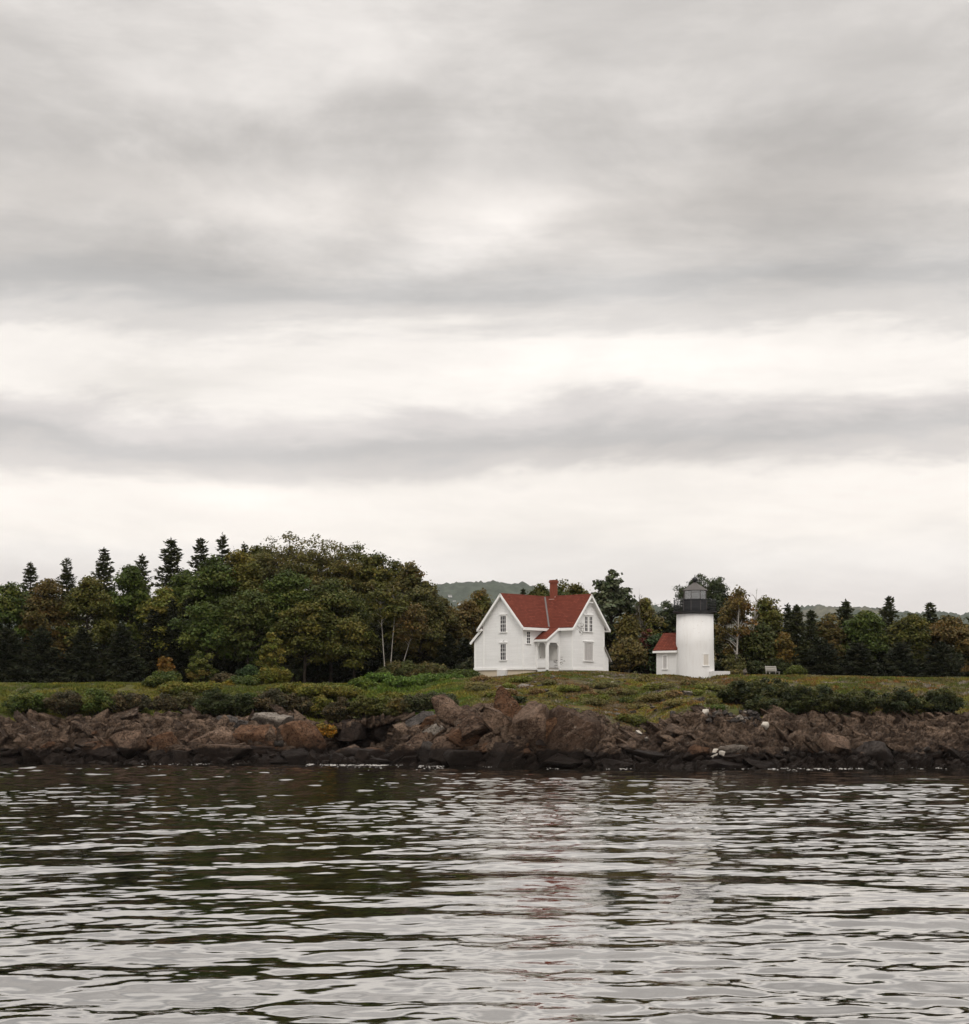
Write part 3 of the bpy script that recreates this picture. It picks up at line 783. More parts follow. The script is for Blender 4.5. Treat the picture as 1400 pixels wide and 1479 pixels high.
def bare_tree(label, px, d, top, seed, bark='birch', tr=.07, lean=.1, spread=.25, group=None, start=.45, name='bare_tree'):
    r = np.random.default_rng(seed); x = X(px, d); zb = gz(x, d) - .15; Ht = Z(top, d) - zb
    root = empty(name, (x, d, zb)); tag(root, label, 'tree', group)
    wood, tw = MB(), MB()
    ax = lambda t: np.array([lean * Ht * t + .12 * math.sin(4 * t), .1 * math.sin(5 * t), Ht * t])
    wood.tube([ax(t) for t in np.linspace(0, 1, 10)], [tr * (1 - .9 * i / 9) for i in range(10)], 7)
    for k in range(16):
        t0 = r.uniform(start, .95); a = r.uniform(0, 6.3); L = Ht * spread * (1.15 - t0) * r.uniform(.6, 1.1)
        s = ax(t0); e = s + np.array([math.cos(a) * L * .55, math.sin(a) * L * .55, L * .9])
        tw.tube([s, (s + e) / 2 + r.normal(size=3) * .06, e], [tr * .34, tr * .25, .016], 4, False)
        for q in range(4):
            s2 = s + (e - s) * r.uniform(.3, .95); e2 = s2 + np.array([r.normal() * .3, r.normal() * .3, r.uniform(.2, .6)]) * L * .6
            tw.tube([s2, e2], [.016, .010], 3, False)
    wood.build('trunk', M[bark], root, True); tw.build('branch', M[bark], root, True)
    return root

def shrub(label, px, py_top, w, h, pal, seed, d=None, name='shrub', leaf=.12, dense=1.0, group=None, cat='shrub', spiky=0.0):
    """low dome of leaf sprays on a few stems"""
    r = np.random.default_rng(seed)
    if d is None:
        d = 165.0
        for q in np.arange(140, 168, .2):
            if Z(py_top + h, q) <= gz(X(px, q), q): d = q; break
    x = X(px, d); zb = gz(x, d); R = w / F * d / 2 * 1.25; Hs = max(.4, Z(py_top, d) - zb)
    root = empty(name, (x, d, zb - .05)); tag(root, label, cat, group)
    wood = MB(); C, Nn, S, Cc = [], [], [], []
    nk = int(20 + 10 * R * dense)
    for k in range(nk):
        a = r.uniform(0, 6.3); q = math.sqrt(r.uniform(0, 1)); 
        hz = Hs * (1 - .5 * q ** 2.4) * r.uniform(.72, 1.12 + spiky)
        e = np.array([math.cos(a) * q * R * .92, math.sin(a) * q * R * .75, hz * .9])
        wood.tube([(e[0] * .25, e[1] * .25, 0), (e[0] * .7, e[1] * .7, e[2] * .55), e], [.03, .02, .008], 4, False)
        for lay in range(2):
            cr = (.16 * R + .24) * r.uniform(.7, 1.15)
            n = int(95 * dense * (cr / .45) ** 1.5 * (.12 / leaf) ** 1.3)
            u = unit(r.normal(size=(n, 3))) * (r.uniform(0, 1, (n, 1)) ** .5)
            c = e * (1 if lay == 0 else .62) + u * np.array([cr, cr, cr * .65]); c[:, 2] = np.maximum(c[:, 2], .04)
            base = np.array(pal[int(r.integers(len(pal)))]) * r.uniform(.75, 1.2)
            C.append(c); Nn.append(unit(u * .5 + r.normal(size=(n, 3)) * .6 + (0, -.05, .7))); S.append(leaf * r.uniform(.6, 1.35, n)); Cc.append(vary(base, n, r))
    C, Nn, S, Cc = map(np.concatenate, (C, Nn, S, Cc))
    V, Fq = leaf_quads(C, Nn, S, .55, r)
    wood.build('stem', M['bark'], root, True)
    link_mesh('foliage', np_mesh('foliage', V, Fq, np.repeat(Cc, 4, 0)), M['leaf'], root)
    return root

OLIVE = [(.082, .080, .018), (.064, .068, .016), (.105, .092, .020)]
GREEN = [(.060, .080, .016), (.047, .066, .015), (.088, .098, .020)]
YGREEN = [(.120, .116, .020), (.092, .100, .018), (.15, .125, .024)]
DARK = [(.030, .038, .013), (.040, .046, .015)]
BROWN = [(.105, .074, .024), (.084, .068, .021), (.13, .082, .024)]
ORANGE = [(.17, .088, .018), (.13, .080, .020), (.21, .105, .02)]
GREYGREEN = [(.072, .084, .042), (.058, .070, .032), (.095, .106, .060)]
RED = [(.115, .036, .026), (.085, .034, .024)]
HEATHB = [(.060, .048, .024), (.044, .040, .020), (.075, .056, .026)]
# --- the wood left of the house, back to front
conifer('tall dark spruce at the left end of the wood, topped by a ragged crown', 247, 192, 775, 38, 1)
conifer('dark spruce with a small pointed top, second from left on the skyline', 290, 194, 777, 34, 2)
conifer('dark spruce with fan shaped top standing clear on the skyline, third of the row', 321, 193, 770, 32, 3, gap=.2)
conifer('small dark spruce top just left of the big airy tree', 353, 195, 783, 26, 4)
deciduous('broad_leaved_tree', 'dull green tree filling the skyline dip between the spruces and the airy tree', 372, 190, 787, 34, OLIVE, 21, leaf=.18)
deciduous('broad_leaved_tree', 'tallest airy olive tree of the wood with sky showing through its top', 425, 184, 767, 56, [(0.105,0.092,0.026),(0.084,0.079,0.024),(0.124,0.103,0.032)], 22, low=.2, top_thin=.80, leaf=.13, dense=.7, clump=.75)
deciduous('broad_leaved_tree', 'large olive tree with ragged top right of the tallest airy tree', 487, 185, 780, 50, [(0.097,0.084,0.022),(0.078,0.074,0.021),(0.115,0.092,0.024)], 23, low=.18, top_thin=.7, leaf=.13, dense=.8, clump=.8)
deciduous('broad_leaved_tree', 'olive tree whose sloping crown steps down behind the white birches', 540, 187, 797, 42, OLIVE, 24, low=.15, top_thin=.3)
deciduous('broad_leaved_tree', 'brownish green tree with rusty tip at the right shoulder of the wood', 592, 185, 811, 34, [(0.089,0.074,0.021),(0.073,0.069,0.019),(0.115,0.074,0.019)], 25, low=.1)
deciduous('broad_leaved_tree', 'olive tree at the right end of the wood stepping down to the far hill', 622, 186, 837, 26, [(0.084,0.071,0.022),(0.070,0.066,0.021),(0.105,0.082,0.024)], 26, low=.08)
deciduous('broad_leaved_tree', 'round light green maple in front of the spruce row', 302, 181, 801, 44, GREEN, 27, low=.2, leaf=.17)
deciduous('broad_leaved_tree', 'yellowish tree between the light green maple and the airy tree', 352, 182, 797, 42, [(0.100,0.092,0.019),(0.078,0.079,0.018),(0.128,0.103,0.019)], 28, low=.2)
deciduous('broad_leaved_tree', 'yellow green tree at the left edge of the wood under the tall spruce', 240, 180, 846, 34, YGREEN, 29, low=.15)
deciduous('broad_leaved_tree', 'wide green tree with layered boughs in the middle of the wood', 410, 177, 822, 52, GREEN, 30, low=.24, depth=.7)
deciduous('broad_leaved_tree', 'wide dark green tree spreading low boughs over the lawn edge', 478, 177, 836, 56, [(0.062,0.071,0.017),(0.051,0.061,0.016),(0.081,0.079,0.019)], 31, low=.22, depth=.7)
deciduous('broad_leaved_tree', 'brown green tree with drooping outer boughs right of the white birches', 607, 178, 848, 38, [(0.076,0.069,0.019),(0.062,0.061,0.018),(0.095,0.077,0.022)], 32, low=.1)
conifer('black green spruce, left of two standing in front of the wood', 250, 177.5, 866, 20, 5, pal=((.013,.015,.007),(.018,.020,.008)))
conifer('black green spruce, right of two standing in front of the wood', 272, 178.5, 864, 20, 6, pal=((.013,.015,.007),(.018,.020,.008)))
conifer('broad dark spruce deep in the wood behind the lawn', 345, 180, 905, 34, 7, pal=((.016,.019,.008),(.021,.023,.009)))
conifer('dark spruce in the wood behind the two small saplings', 395, 182, 900, 32, 8, pal=((.016,.019,.008),(.021,.023,.009)))
deciduous('broad_leaved_tree', 'leafy tree with lit outer sprays low at the lawn edge', 512, 174, 888, 36, OLIVE, 33, low=.2)
deciduous('birch_tree', 'white stemmed birch with two forked trunks in front of the wood', 558, 173.5, 848, 24, OLIVE, 34, low=.6, bark='birch', tr=.075, back=.3, stems=2, dense=.7, leaf=.14)
deciduous('birch_tree', 'leaning pale birch right of the forked white birch', 572, 173.5, 872, 22, BROWN, 35, low=.5, bark='birch', tr=.055, back=.2, lean=.30, dense=.6, leaf=.14)
deciduous('broad_leaved_tree', 'bushy brown green tree at the corner of the wood near the house', 642, 180, 864, 28, [(0.089,0.074,0.022),(0.068,0.061,0.019),(0.115,0.087,0.024)], 36, low=.06)
deciduous('broad_leaved_tree', 'russet brown tree just left of the house gable', 668, 183, 866, 32, BROWN, 37, low=.05)
deciduous('broad_leaved_tree', 'olive topped tree with orange flecks rising left of the house gable', 690, 186, 851, 24, [(0.092,0.087,0.022),(.10,.07,.018),(0.076,0.077,0.022)], 38, low=.1)
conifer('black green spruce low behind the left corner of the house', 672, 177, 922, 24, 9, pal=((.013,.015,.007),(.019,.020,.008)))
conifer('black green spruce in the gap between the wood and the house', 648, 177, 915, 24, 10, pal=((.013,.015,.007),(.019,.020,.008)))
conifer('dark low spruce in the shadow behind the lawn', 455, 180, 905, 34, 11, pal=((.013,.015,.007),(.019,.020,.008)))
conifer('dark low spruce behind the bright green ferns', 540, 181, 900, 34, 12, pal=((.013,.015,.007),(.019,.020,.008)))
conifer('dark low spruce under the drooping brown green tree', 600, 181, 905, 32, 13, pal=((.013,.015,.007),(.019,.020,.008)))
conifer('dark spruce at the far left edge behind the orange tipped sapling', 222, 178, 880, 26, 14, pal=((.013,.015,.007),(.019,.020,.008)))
deciduous('broad_leaved_tree', 'airy olive crown joining the tallest tree on its left', 390, 187, 773, 40, [(.10,.09,.026),(.08,.078,.024)], 331, low=.2, top_thin=.75, leaf=.13, dense=.7, clump=.75)
deciduous('broad_leaved_tree', 'airy olive crown joining the tallest tree on its right', 456, 187, 769, 46, [(.10,.088,.026),(.082,.078,.024)], 332, low=.2, top_thin=.80, leaf=.13, dense=.65, clump=.75)
deciduous('broad_leaved_tree', 'olive crown filling the slope of the skyline above the lawn edge tree', 515, 189, 785, 42, OLIVE, 333, low=.2, top_thin=.65, leaf=.13, dense=.75, clump=.8)
deciduous('broad_leaved_tree', 'olive crown filling the skyline above the white birches', 568, 189, 808, 36, OLIVE, 334, low=.15, top_thin=.2)
deciduous('broad_leaved_tree', 'green crown between the yellow green left tree and the light maple', 272, 184, 822, 34, GREEN, 335, low=.15)
deciduous('broad_leaved_tree', 'yellow green tree with low boughs in front of the dark spruces', 300, 174, 868, 40, GREEN, 336, low=.22, depth=.7)
deciduous('broad_leaved_tree', 'layered green tree above the blue green bush', 358, 174.5, 850, 40, [(.072,.082,.02),(.056,.07,.018),(.09,.092,.022)], 337, low=.24, depth=.7)
deciduous('broad_leaved_tree', 'olive tree with wide boughs over the lawn', 440, 175, 866, 46, OLIVE, 338, low=.25, depth=.7)
# --- saplings and bushes under the wood
shrub('orange tipped young maple at the left foot of the wood', 240, 946, 20, 44, ORANGE, 61, d=168)
shrub('low green bush below the orange tipped maple', 240, 968, 34, 24, GREEN, 62, d=166)
shrub('pointed light green sapling with orange tips left of the lawn', 292, 950, 32, 40, [(0.101,0.106,0.022),(0.121,0.092,0.022),(0.074,0.086,0.019)], 63, d=167.5, spiky=.3)
shrub('dull brown bush between the two saplings', 325, 972, 30, 20, HEATHB, 64, d=166)
shrub('bright yellow autumn bush among the green ones', 331, 984, 16, 12, [(.20, .14, .018), (.15, .12, .02)], 65, d=162)
shrub('rounded blue green bush left of the tall sapling', 361, 963, 34, 32, [(0.046,0.073,0.024),(.028,.046,.02)], 66, d=166.5)
shrub('tall yellow green sapling at the lawn corner', 392, 928, 30, 60, YGREEN, 67, d=167.5, spiky=.3)
shrub('yellow green bush at the foot of the tall sapling', 402, 966, 36, 24, YGREEN, 68, d=165.5)
shrub('bright green fern mound standing highest right of the lawn', 548, 972, 36, 22, [(0.081,0.132,0.019),(0.068,0.112,0.019)], 69, d=164)
shrub('green leafy bush left of the highest fern mound', 524, 980, 30, 18, [(0.095,0.125,0.019),(0.074,0.106,0.019)], 70, d=161)
shrub('dull brush in front of the white birches', 580, 955, 60, 30, [(0.068,0.074,0.022),(0.081,0.069,0.024),(0.054,0.063,0.019)], 71, d=171)
shrub('greyish brush between the birches and the house corner', 625, 957, 46, 26, [(0.074,0.077,0.024),(0.092,0.077,0.026)], 72, d=170)
shrub('low green brush reaching to the foundation of the house', 668, 968, 46, 14, [(0.068,0.090,0.019),(0.057,0.074,0.019)], 73, d=167.5)
shrub('bright green fern patch below the birches', 590, 980, 52, 14, [(0.074,0.119,0.018),(0.062,0.099,0.018)], 74, d=161)
shrub('bright green fern patch midway between birches and house', 635, 980, 52, 14, [(0.074,0.119,0.018),(0.062,0.099,0.018)], 75, d=162)
shrub('yellow flowering weeds on the turf above the cove', 566, 1000, 30, 12, [(.13,.12,.02),(0.121,0.119,0.022)], 76)
# --- shrubs along the cliff top, left to right
CLIFF = [
 (188, 1000, 48, 34, HEATHB, 'brown heath shrub beyond the left end of the shore rocks'),
 (140, 996, 50, 36, GREEN, 'green shrub far left on the cliff top'),
 (95, 998, 50, 36, HEATHB, 'brown shrub at the far left cliff end'),
 (40, 998, 56, 36, GREEN, 'green shrub at the very left end of the cliff top'),
 (236, 1003, 40, 28, HEATHB, 'brown heath shrub above the rusty left boulder'),
 (272, 1002, 44, 30, [(0.068,0.059,0.022),(0.054,0.053,0.019)], 'dull brown green shrub above the squared block'),
 (262, 988, 60, 14, YGREEN, 'low yellow green shrub at the back of the left cliff top'),
 (312, 996, 48, 42, DARK, 'dark green juniper above the smooth brown dome'),
 (342, 997, 42, 40, DARK, 'dark green juniper beside the yellow autumn bush'),
 (364, 1000, 30, 30, GREEN, 'mid green shrub between the juniper and the brown mound'),
 (396, 997, 56, 36, HEATHB, 'dark brown rounded shrub over the pale lichen ledge'),
 (430, 1004, 38, 30, HEATHB, 'purplish brown shrub left of the olive ferns'),
 (455, 990, 70, 16, YGREEN, 'yellow green grassy shrub along the front of the lawn'),
 (462, 1005, 34, 34, YGREEN, 'olive yellow shrub hanging over the left of the cove'),
 (490, 1008, 40, 36, HEATHB, 'brown twiggy shrub hanging over the cove'),
 (500, 992, 44, 18, YGREEN, 'yellow green fern bank right of the lawn'),
 (526, 1004, 36, 36, [(0.068,0.066,0.019),(0.081,0.079,0.019)], 'olive shrub above the dark rock bulge'),
 (552, 1006, 38, 32, [(0.101,0.106,0.019),(0.068,0.073,0.019)], 'yellow tipped shrub above the dark overhang'),
 (577, 1010, 40, 28, [(0.101,0.077,0.022),(0.068,0.066,0.019)], 'rusty olive shrub right of the cove'),
 (604, 1002, 46, 32, [(0.049,0.053,0.022),(0.061,0.059,0.026)], 'grey green dense shrub left of the outcrop'),
 (634, 1000, 46, 26, [(0.049,0.055,0.022),(0.061,0.063,0.026)], 'grey green dense shrub touching the outcrop top'),
 (470, 1046, 26, 20, [(.30, .14, .015), (.24, .12, .018), (.14,.10,.02)], 'hanging clump of orange autumn weed on the rock by the cove'),
]
for k, (px, top, w, h, pal, lab) in enumerate(CLIFF):
    shrub(lab, px, top, w, h, pal, 700 + k, leaf=.11)
_r = np.random.default_rng(123)
for k in range(46):
    px, py = _r.uniform(690, 1045), _r.uniform(984, 1030)
    if py > np.interp(px, E_PX, E_PY) - 4: continue
    pal = [[(.17,.14,.04),(.14,.115,.04)], [(.18,.11,.045),(.14,.095,.04)], [(.15,.16,.03),(.12,.13,.026)], [(.12,.11,.035),(.13,.115,.045)]][k % 4]
    shrub('low cushion of heath and grass on the slope between the rocks and the buildings', px, py - 6, _r.uniform(12, 38), _r.uniform(3.5, 6.5), pal, 1500 + k, leaf=.08, dense=.6, group='heath cushions on the slope')
# --- behind and right of the house
deciduous('broad_leaved_tree', 'low olive tree showing over the roof left of the chimney', 782, 205, 842, 20, OLIVE, 41, low=.2, top_thin=.3)
deciduous('broad_leaved_tree', 'olive tree showing over the roof right of the chimney', 832, 203, 843, 22, OLIVE, 42, low=.2, top_thin=.3)
deciduous('broad_leaved_tree', 'thin leaved tree with bare twigs close beside the chimney', 811, 206, 836, 15, OLIVE, 43, low=.3, dense=.25)
deciduous('broad_leaved_tree', 'dull green tree low behind the middle of the roof', 806, 200, 852, 30, GREEN, 44, low=.1)
conifer('tiny pointed spruce above the roof ridge left of the chimney', 756, 200, 850, 7, 15)
deciduous('poplar_tree', 'tall grey green poplar directly right of the house', 884, 179, 822, 33, GREYGREEN, 45, low=.08, upright=.12, leaf=.19, asp=.85, top_thin=.25, clump=.66)
deciduous('broad_leaved_tree', 'dark green tree in the shade behind the right gable', 868, 182, 880, 28, DARK, 46, low=.02)
deciduous('broad_leaved_tree', 'yellow olive tree between poplar and pines', 932, 180, 862, 24, [(0.119,0.106,0.024),(0.095,0.090,0.024),(.10,.08,.03)], 47, low=.06)
deciduous('broad_leaved_tree', 'yellowing tree with bare upper twigs right of the poplar', 908, 176, 888, 24, [(.10,.082,.022),(0.108,0.092,0.024),(.115,.09,.03)], 48, low=.04)
bare_tree('leafless grey sapling rising above the yellow olive tree', 922, 178, 850, 49, 'grey_bark', .05, .02, .25)
deciduous('broad_leaved_tree', 'brown tree with pale trunk left of the lighthouse workroom', 908, 172.5, 922, 26, [(0.128,0.099,0.032),(0.101,0.084,0.028),(.11,.085,.04)], 50, low=.1, bark='grey_bark')
shrub('dark red autumn bush in front of the pines', 935, 905, 20, 24, RED, 77, d=174)
deciduous('broad_leaved_tree', 'blue green bushy tree behind the lighthouse workroom', 952, 174, 915, 26, [(0.041,0.063,0.024),(.025,.04,.018)], 51, low=.02)
conifer('dark bushy spruce behind the workroom roof', 945, 180, 900, 24, 16, pal=((.014,.02,.011),(.02,.024,.012)))
PINEPAL = [(0.046,0.058,0.024), (.028, .036, .018), (0.059,0.069,0.028)]
deciduous('pine_tree', 'dark pine left of the lantern room', 965, 182, 866, 26, PINEPAL, 52, low=.15, leaf=.17, asp=.3, clump=.8)
deciduous('pine_tree', 'tall pine with rounded tufts rising directly behind the lantern', 1006, 181, 827, 40, PINEPAL, 53, low=.3, dense=1.3, leaf=.17, asp=.3, clump=.72, upright=.2)
deciduous('pine_tree', 'dense dark pine just right of the lantern', 1038, 183, 832, 27, PINEPAL, 54, low=.2, dense=1.3, leaf=.17, asp=.3, clump=.85, upright=.15)
deciduous('birch_tree', 'brown leaved birch with straight white trunk right of the tower', 1064, 173, 848, 30, [(0.119,0.082,0.024),(0.095,0.074,0.022),(.115,.066,.02)], 55, low=.22, bark='birch', tr=.14, leaf=.14, dense=.7, depth=.8, back=.75)
bare_tree('leaning white dead birch with bare twigs against the sky', 1079, 175, 849, 56, 'birch', .10, .12, .24, name='dead_birch')
deciduous('broad_leaved_tree', 'olive tree with thin grey top twigs right of the dead birch', 1108, 179, 860, 25, [(0.095,0.092,0.022),(0.068,0.074,0.019),(0.121,0.106,0.024)], 57, low=.08, top_thin=.5)
deciduous('broad_leaved_tree', 'dark olive tree behind the white bench', 1098, 174, 900, 30, [(0.057,0.061,0.017),(0.046,0.053,0.016)], 58, low=.05)
conifer('dark spruce with short bare tip, left of two near the right side', 1138, 180, 872, 17, 17, gap=.1)
conifer('dark spruce with pointed top, right of two near the right side', 1151, 177, 874, 21, 18)
conifer('broad black spruce in the shade right of the tower', 1078, 182, 905, 30, 19, pal=((.013,.015,.007),(.019,.020,.008)))
conifer('broad black spruce behind the olive tree on the right', 1120, 183, 900, 30, 20, pal=((.013,.015,.007),(.019,.020,.008)))
deciduous('broad_leaved_tree', 'orange yellow young tree in front of the right spruces', 1131, 173, 912, 13, [(.13,.085,.02),(.10,.075,.02)], 59, low=.2)
shrub('light green bush right of the white bench', 1150, 962, 24, 22, [(0.081,0.095,0.019),(0.068,0.079,0.019)], 78, d=166)
shrub('sparse light sapling at the foot of the white trunked birch', 1063, 950, 34, 32, [(0.092,0.087,0.028),(0.076,0.074,0.024)], 79, d=170, dense=.6, spiky=.2)
shrub('dry yellowish bush behind the low white wall', 1062, 969, 28, 12, [(.11,.088,.03),(0.121,0.099,0.030)], 80, d=166)
shrub('dark leafy brush between the birch and the bench', 1092, 955, 30, 28, DARK, 81, d=170)
shrub('blackish brush behind the bench', 1120, 950, 40, 30, DARK, 82, d=172)
THICK = [
 (1066, 983, 46, 36, 'dark green thicket bush right of the low white wall'),
 (1094, 980, 48, 44, 'dark green thicket bush under the white bench'),
 (1126, 982, 50, 46, 'dark green thicket bush in the middle of the right slope'),
 (1156, 990, 44, 44, 'dark green thicket bush at the right above the cliff'),
 (1104, 1004, 46, 28, 'low dark bush at the lower edge of the thicket'),
 (1138, 1008, 46, 26, 'low dark bush above the right cliff'),
 (1190, 990, 50, 44, 'dark bush beyond the right end of the thicket'),
 (1240, 994, 54, 40, 'dark bush far right along the cliff'),
 (1300, 996, 54, 40, 'dark bush near the right end of the cliff top'),
 (1360, 996, 54, 40, 'dark bush at the very right end of the cliff top'),
]
for k, (px, top, w, h, lab) in enumerate(THICK):
    shrub(lab, px, top, w, h, [(.026,.032,.013),(0.043,0.048,0.016),(0.062,0.063,0.019)], 800 + k, leaf=.12)
for k, (px, top, w, h, pal, lab) in enumerate([
 (1050, 1002, 22, 12, YGREEN, 'yellow green weed clump left of the dark thicket'),
 (1030, 1006, 18, 10, YGREEN, 'yellow green weed clump above the white upright stone'),
 (1088, 1008, 26, 12, YGREEN, 'yellow leaved trailing clump in front of the thicket'),
 (1038, 1018, 16, 9, GREEN, 'green clump beside the white upright stone'),
 (1112, 1034, 26, 10, YGREEN, 'yellow green clump right of the pale rounded stone'),
 (920, 1034, 24, 14, [(0.101,0.106,0.022),(0.081,0.084,0.019)], 'light green fern clump above the bright white block'),
 (902, 1032, 20, 10, [(0.101,0.106,0.022),(.1,.07,.02)], 'rusty green fern clump left of the bright white block'),
 (800, 1020, 40, 9, [(.10,.095,.02),(.13,.09,.02)], 'yellow rusty heath mound above the largest boulder'),
 (745, 1006, 22, 8, DARK, 'dark juniper mat behind the peak slab'),
 (905, 1010, 16, 7, GREEN, 'small dark green cushion in the rusty heath'),
]):
    shrub(lab, px, top, w, h, pal, 850 + k, leaf=.10)
# --- dark undergrowth in the shade of the wood
k = 0
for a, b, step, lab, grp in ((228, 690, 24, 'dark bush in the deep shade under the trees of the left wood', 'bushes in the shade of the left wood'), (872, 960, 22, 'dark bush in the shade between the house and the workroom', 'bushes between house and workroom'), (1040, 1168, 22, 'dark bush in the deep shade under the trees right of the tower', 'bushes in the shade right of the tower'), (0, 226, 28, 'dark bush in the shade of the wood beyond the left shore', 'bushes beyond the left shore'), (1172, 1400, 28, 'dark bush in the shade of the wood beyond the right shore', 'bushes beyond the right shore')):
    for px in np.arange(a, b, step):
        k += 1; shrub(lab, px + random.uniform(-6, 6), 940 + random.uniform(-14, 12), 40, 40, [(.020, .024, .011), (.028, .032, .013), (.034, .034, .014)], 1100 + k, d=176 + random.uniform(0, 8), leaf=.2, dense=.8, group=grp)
# --- low green bushes along the back of the cliff top
for k, (px, top, lab, pal) in enumerate([(232, 984, 'green bush left of the pointed sapling', GREEN), (300, 985, 'yellow green bush under the pointed sapling', YGREEN), (352, 984, 'green bush between the autumn bush and the tall sapling', GREEN), (382, 983, 'light green bush under the tall sapling', YGREEN), (425, 988, 'yellowish bush at the near edge of the lawn', YGREEN)]):
    shrub(lab, px, top + (-6, 3, -3, -12, 4)[k], (40, 30, 44, 28, 60)[k], (26, 16, 24, 34, 12)[k], pal, 1300 + k, d=(162, 160.5, 163, 164, 160)[k], spiky=.25)
# --- the wood goes on beyond both sides
SIDE = [
 ('c', 205, 188, 800, 30, 'dark spruce just beyond the tall ragged spruce'), ('d', 182, 182, 815, 40, 'olive tree beyond the left end spruces'), ('c', 150, 190, 790, 30, 'tall spruce further left along the wood'),
 ('d', 128, 180, 830, 40, 'dull green tree further left along the wood'), ('c', 96, 188, 806, 28, 'dark spruce near the left end of the island wood'), ('d', 72, 181, 836, 40, 'yellowish tree near the left end of the island wood'),
 ('c', 44, 188, 812, 28, 'spruce among the last trees on the left'), ('d', 14, 181, 840, 42, 'last olive tree on the left'), ('c', -20, 186, 820, 28, 'last spruce on the left'),
 ('c', 176, 176, 900, 28, 'black low spruce under the left olive tree'), ('c', 120, 176, 905, 28, 'black low spruce under the left dull green tree'), ('c', 60, 176, 905, 30, 'black low spruce under the left yellowish tree'), ('c', 10, 176, 905, 30, 'black low spruce under the last olive tree'),
 ('c', 1172, 178, 882, 20, 'dark spruce beyond the pointed right spruce'), ('d', 1196, 180, 884, 28, 'olive tree beyond the right spruces'), ('c', 1222, 182, 866, 24, 'tall spruce further right along the wood'), ('d', 1250, 179, 880, 32, 'brown green tree further right along the wood'),
 ('c', 1284, 183, 862, 24, 'spruce near the right end of the wood'), ('d', 1312, 180, 884, 32, 'dull green tree near the right end of the wood'), ('c', 1344, 183, 870, 24, 'spruce among the last trees on the right'), ('d', 1376, 180, 888, 34, 'last olive tree on the right'), ('c', 1412, 182, 876, 26, 'last spruce on the right'),
 ('d', 1446, 181, 880, 36, 'olive tree beyond the right end of the picture'), ('c', 1484, 182, 872, 28, 'spruce beyond the right end of the picture'), ('d', 1524, 180, 886, 38, 'brown tree beyond the right end of the picture'), ('d', -62, 182, 836, 42, 'olive tree beyond the left end of the picture'), ('c', -100, 186, 818, 30, 'spruce beyond the left end of the picture'), ('d', -140, 181, 840, 44, 'brown tree beyond the left end of the picture'),
 ('c', 1190, 175, 925, 28, 'black low spruce under the right olive tree'), ('c', 1240, 175, 928, 30, 'black low spruce under the brown green tree on the right'), ('c', 1300, 175, 928, 30, 'black low spruce under the right dull green tree'), ('c', 1360, 175, 928, 30, 'black low spruce under the last right trees'),
]
for k, (t, px, d, top, hw, lab) in enumerate(SIDE):
    if t == 'c': conifer(lab, px, d, top, hw, 200 + k, pal=((.014,.017,.008),(.021,.023,.010)) if 'black' in lab else ((.028,.033,.013),(.038,.040,.014)))
    else: deciduous('broad_leaved_tree', lab, px, d, top, hw, [OLIVE, GREEN, BROWN][k % 3], 200 + k, low=.1)

# ------------------------------------------------------------------ grass and heath on the slope (nobody could count it)
def build_grass():
    r = np.random.default_rng(8)
    n = 230000
    x = r.uniform(-48, 48, n); t = r.uniform(0, 1, n) ** .8
    _, df, de, ze, zc = columns(x)
    y = de - .3 + (169.5 - de) * t
    den = fbm(np.stack([x * .5, y * .5, x * 0], 1), 3, 61)
    keep = (den > -.35) & ~((np.abs(x - X(787, 169)) < 6.6) & (y > 165.8)) 
    x, y, t = x[keep], y[keep], t[keep]
    z = ground(x, y)
    hgt = np.clip(.20 + .18 * fbm(np.stack([x * .35, y * .6, x * 0], 1), 3, 71), .06, .5) * r.uniform(.5, 1.3, len(x))
    px = x / y * F + CX
    hgt *= np.interp(px, [600, 700, 1000, 1060], [1.25, .75, .75, 1.0])
    hgt *= np.where(y > 162, .6, 1)
    col = heath_color(x, y) * (1 + r.uniform(-.35, .35, (len(x), 1))) * (1 + r.uniform(-.12, .12, (len(x), 3)))
    c = np.stack([x, y, z + hgt * .45], 1)
    up = unit(np.stack([r.normal(size=len(x)) * .55, r.normal(size=len(x)) * .55, np.ones(len(x))], 1))
    a = r.uniform(0, 6.3, len(x)); side = unit(np.cross(up, np.stack([np.cos(a), np.sin(a), a * 0], 1)))
    w = r.uniform(.03, .075, len(x))[:, None]; h = (hgt * .55)[:, None]
    V = np.stack([c - up * h - side * w * .6, c + side * w, c + up * h, c - side * w], 1).reshape(-1, 3)
    o = link_mesh('grass', np_mesh('grass', V, np.arange(len(V)).reshape(-1, 4), np.repeat(np.clip(col, .004, 1), 4, 0)), M['grass'])
    tag(o, 'rough grass, fern and rusty heath covering the slope below the house', 'grass', kind='stuff')
build_grass()

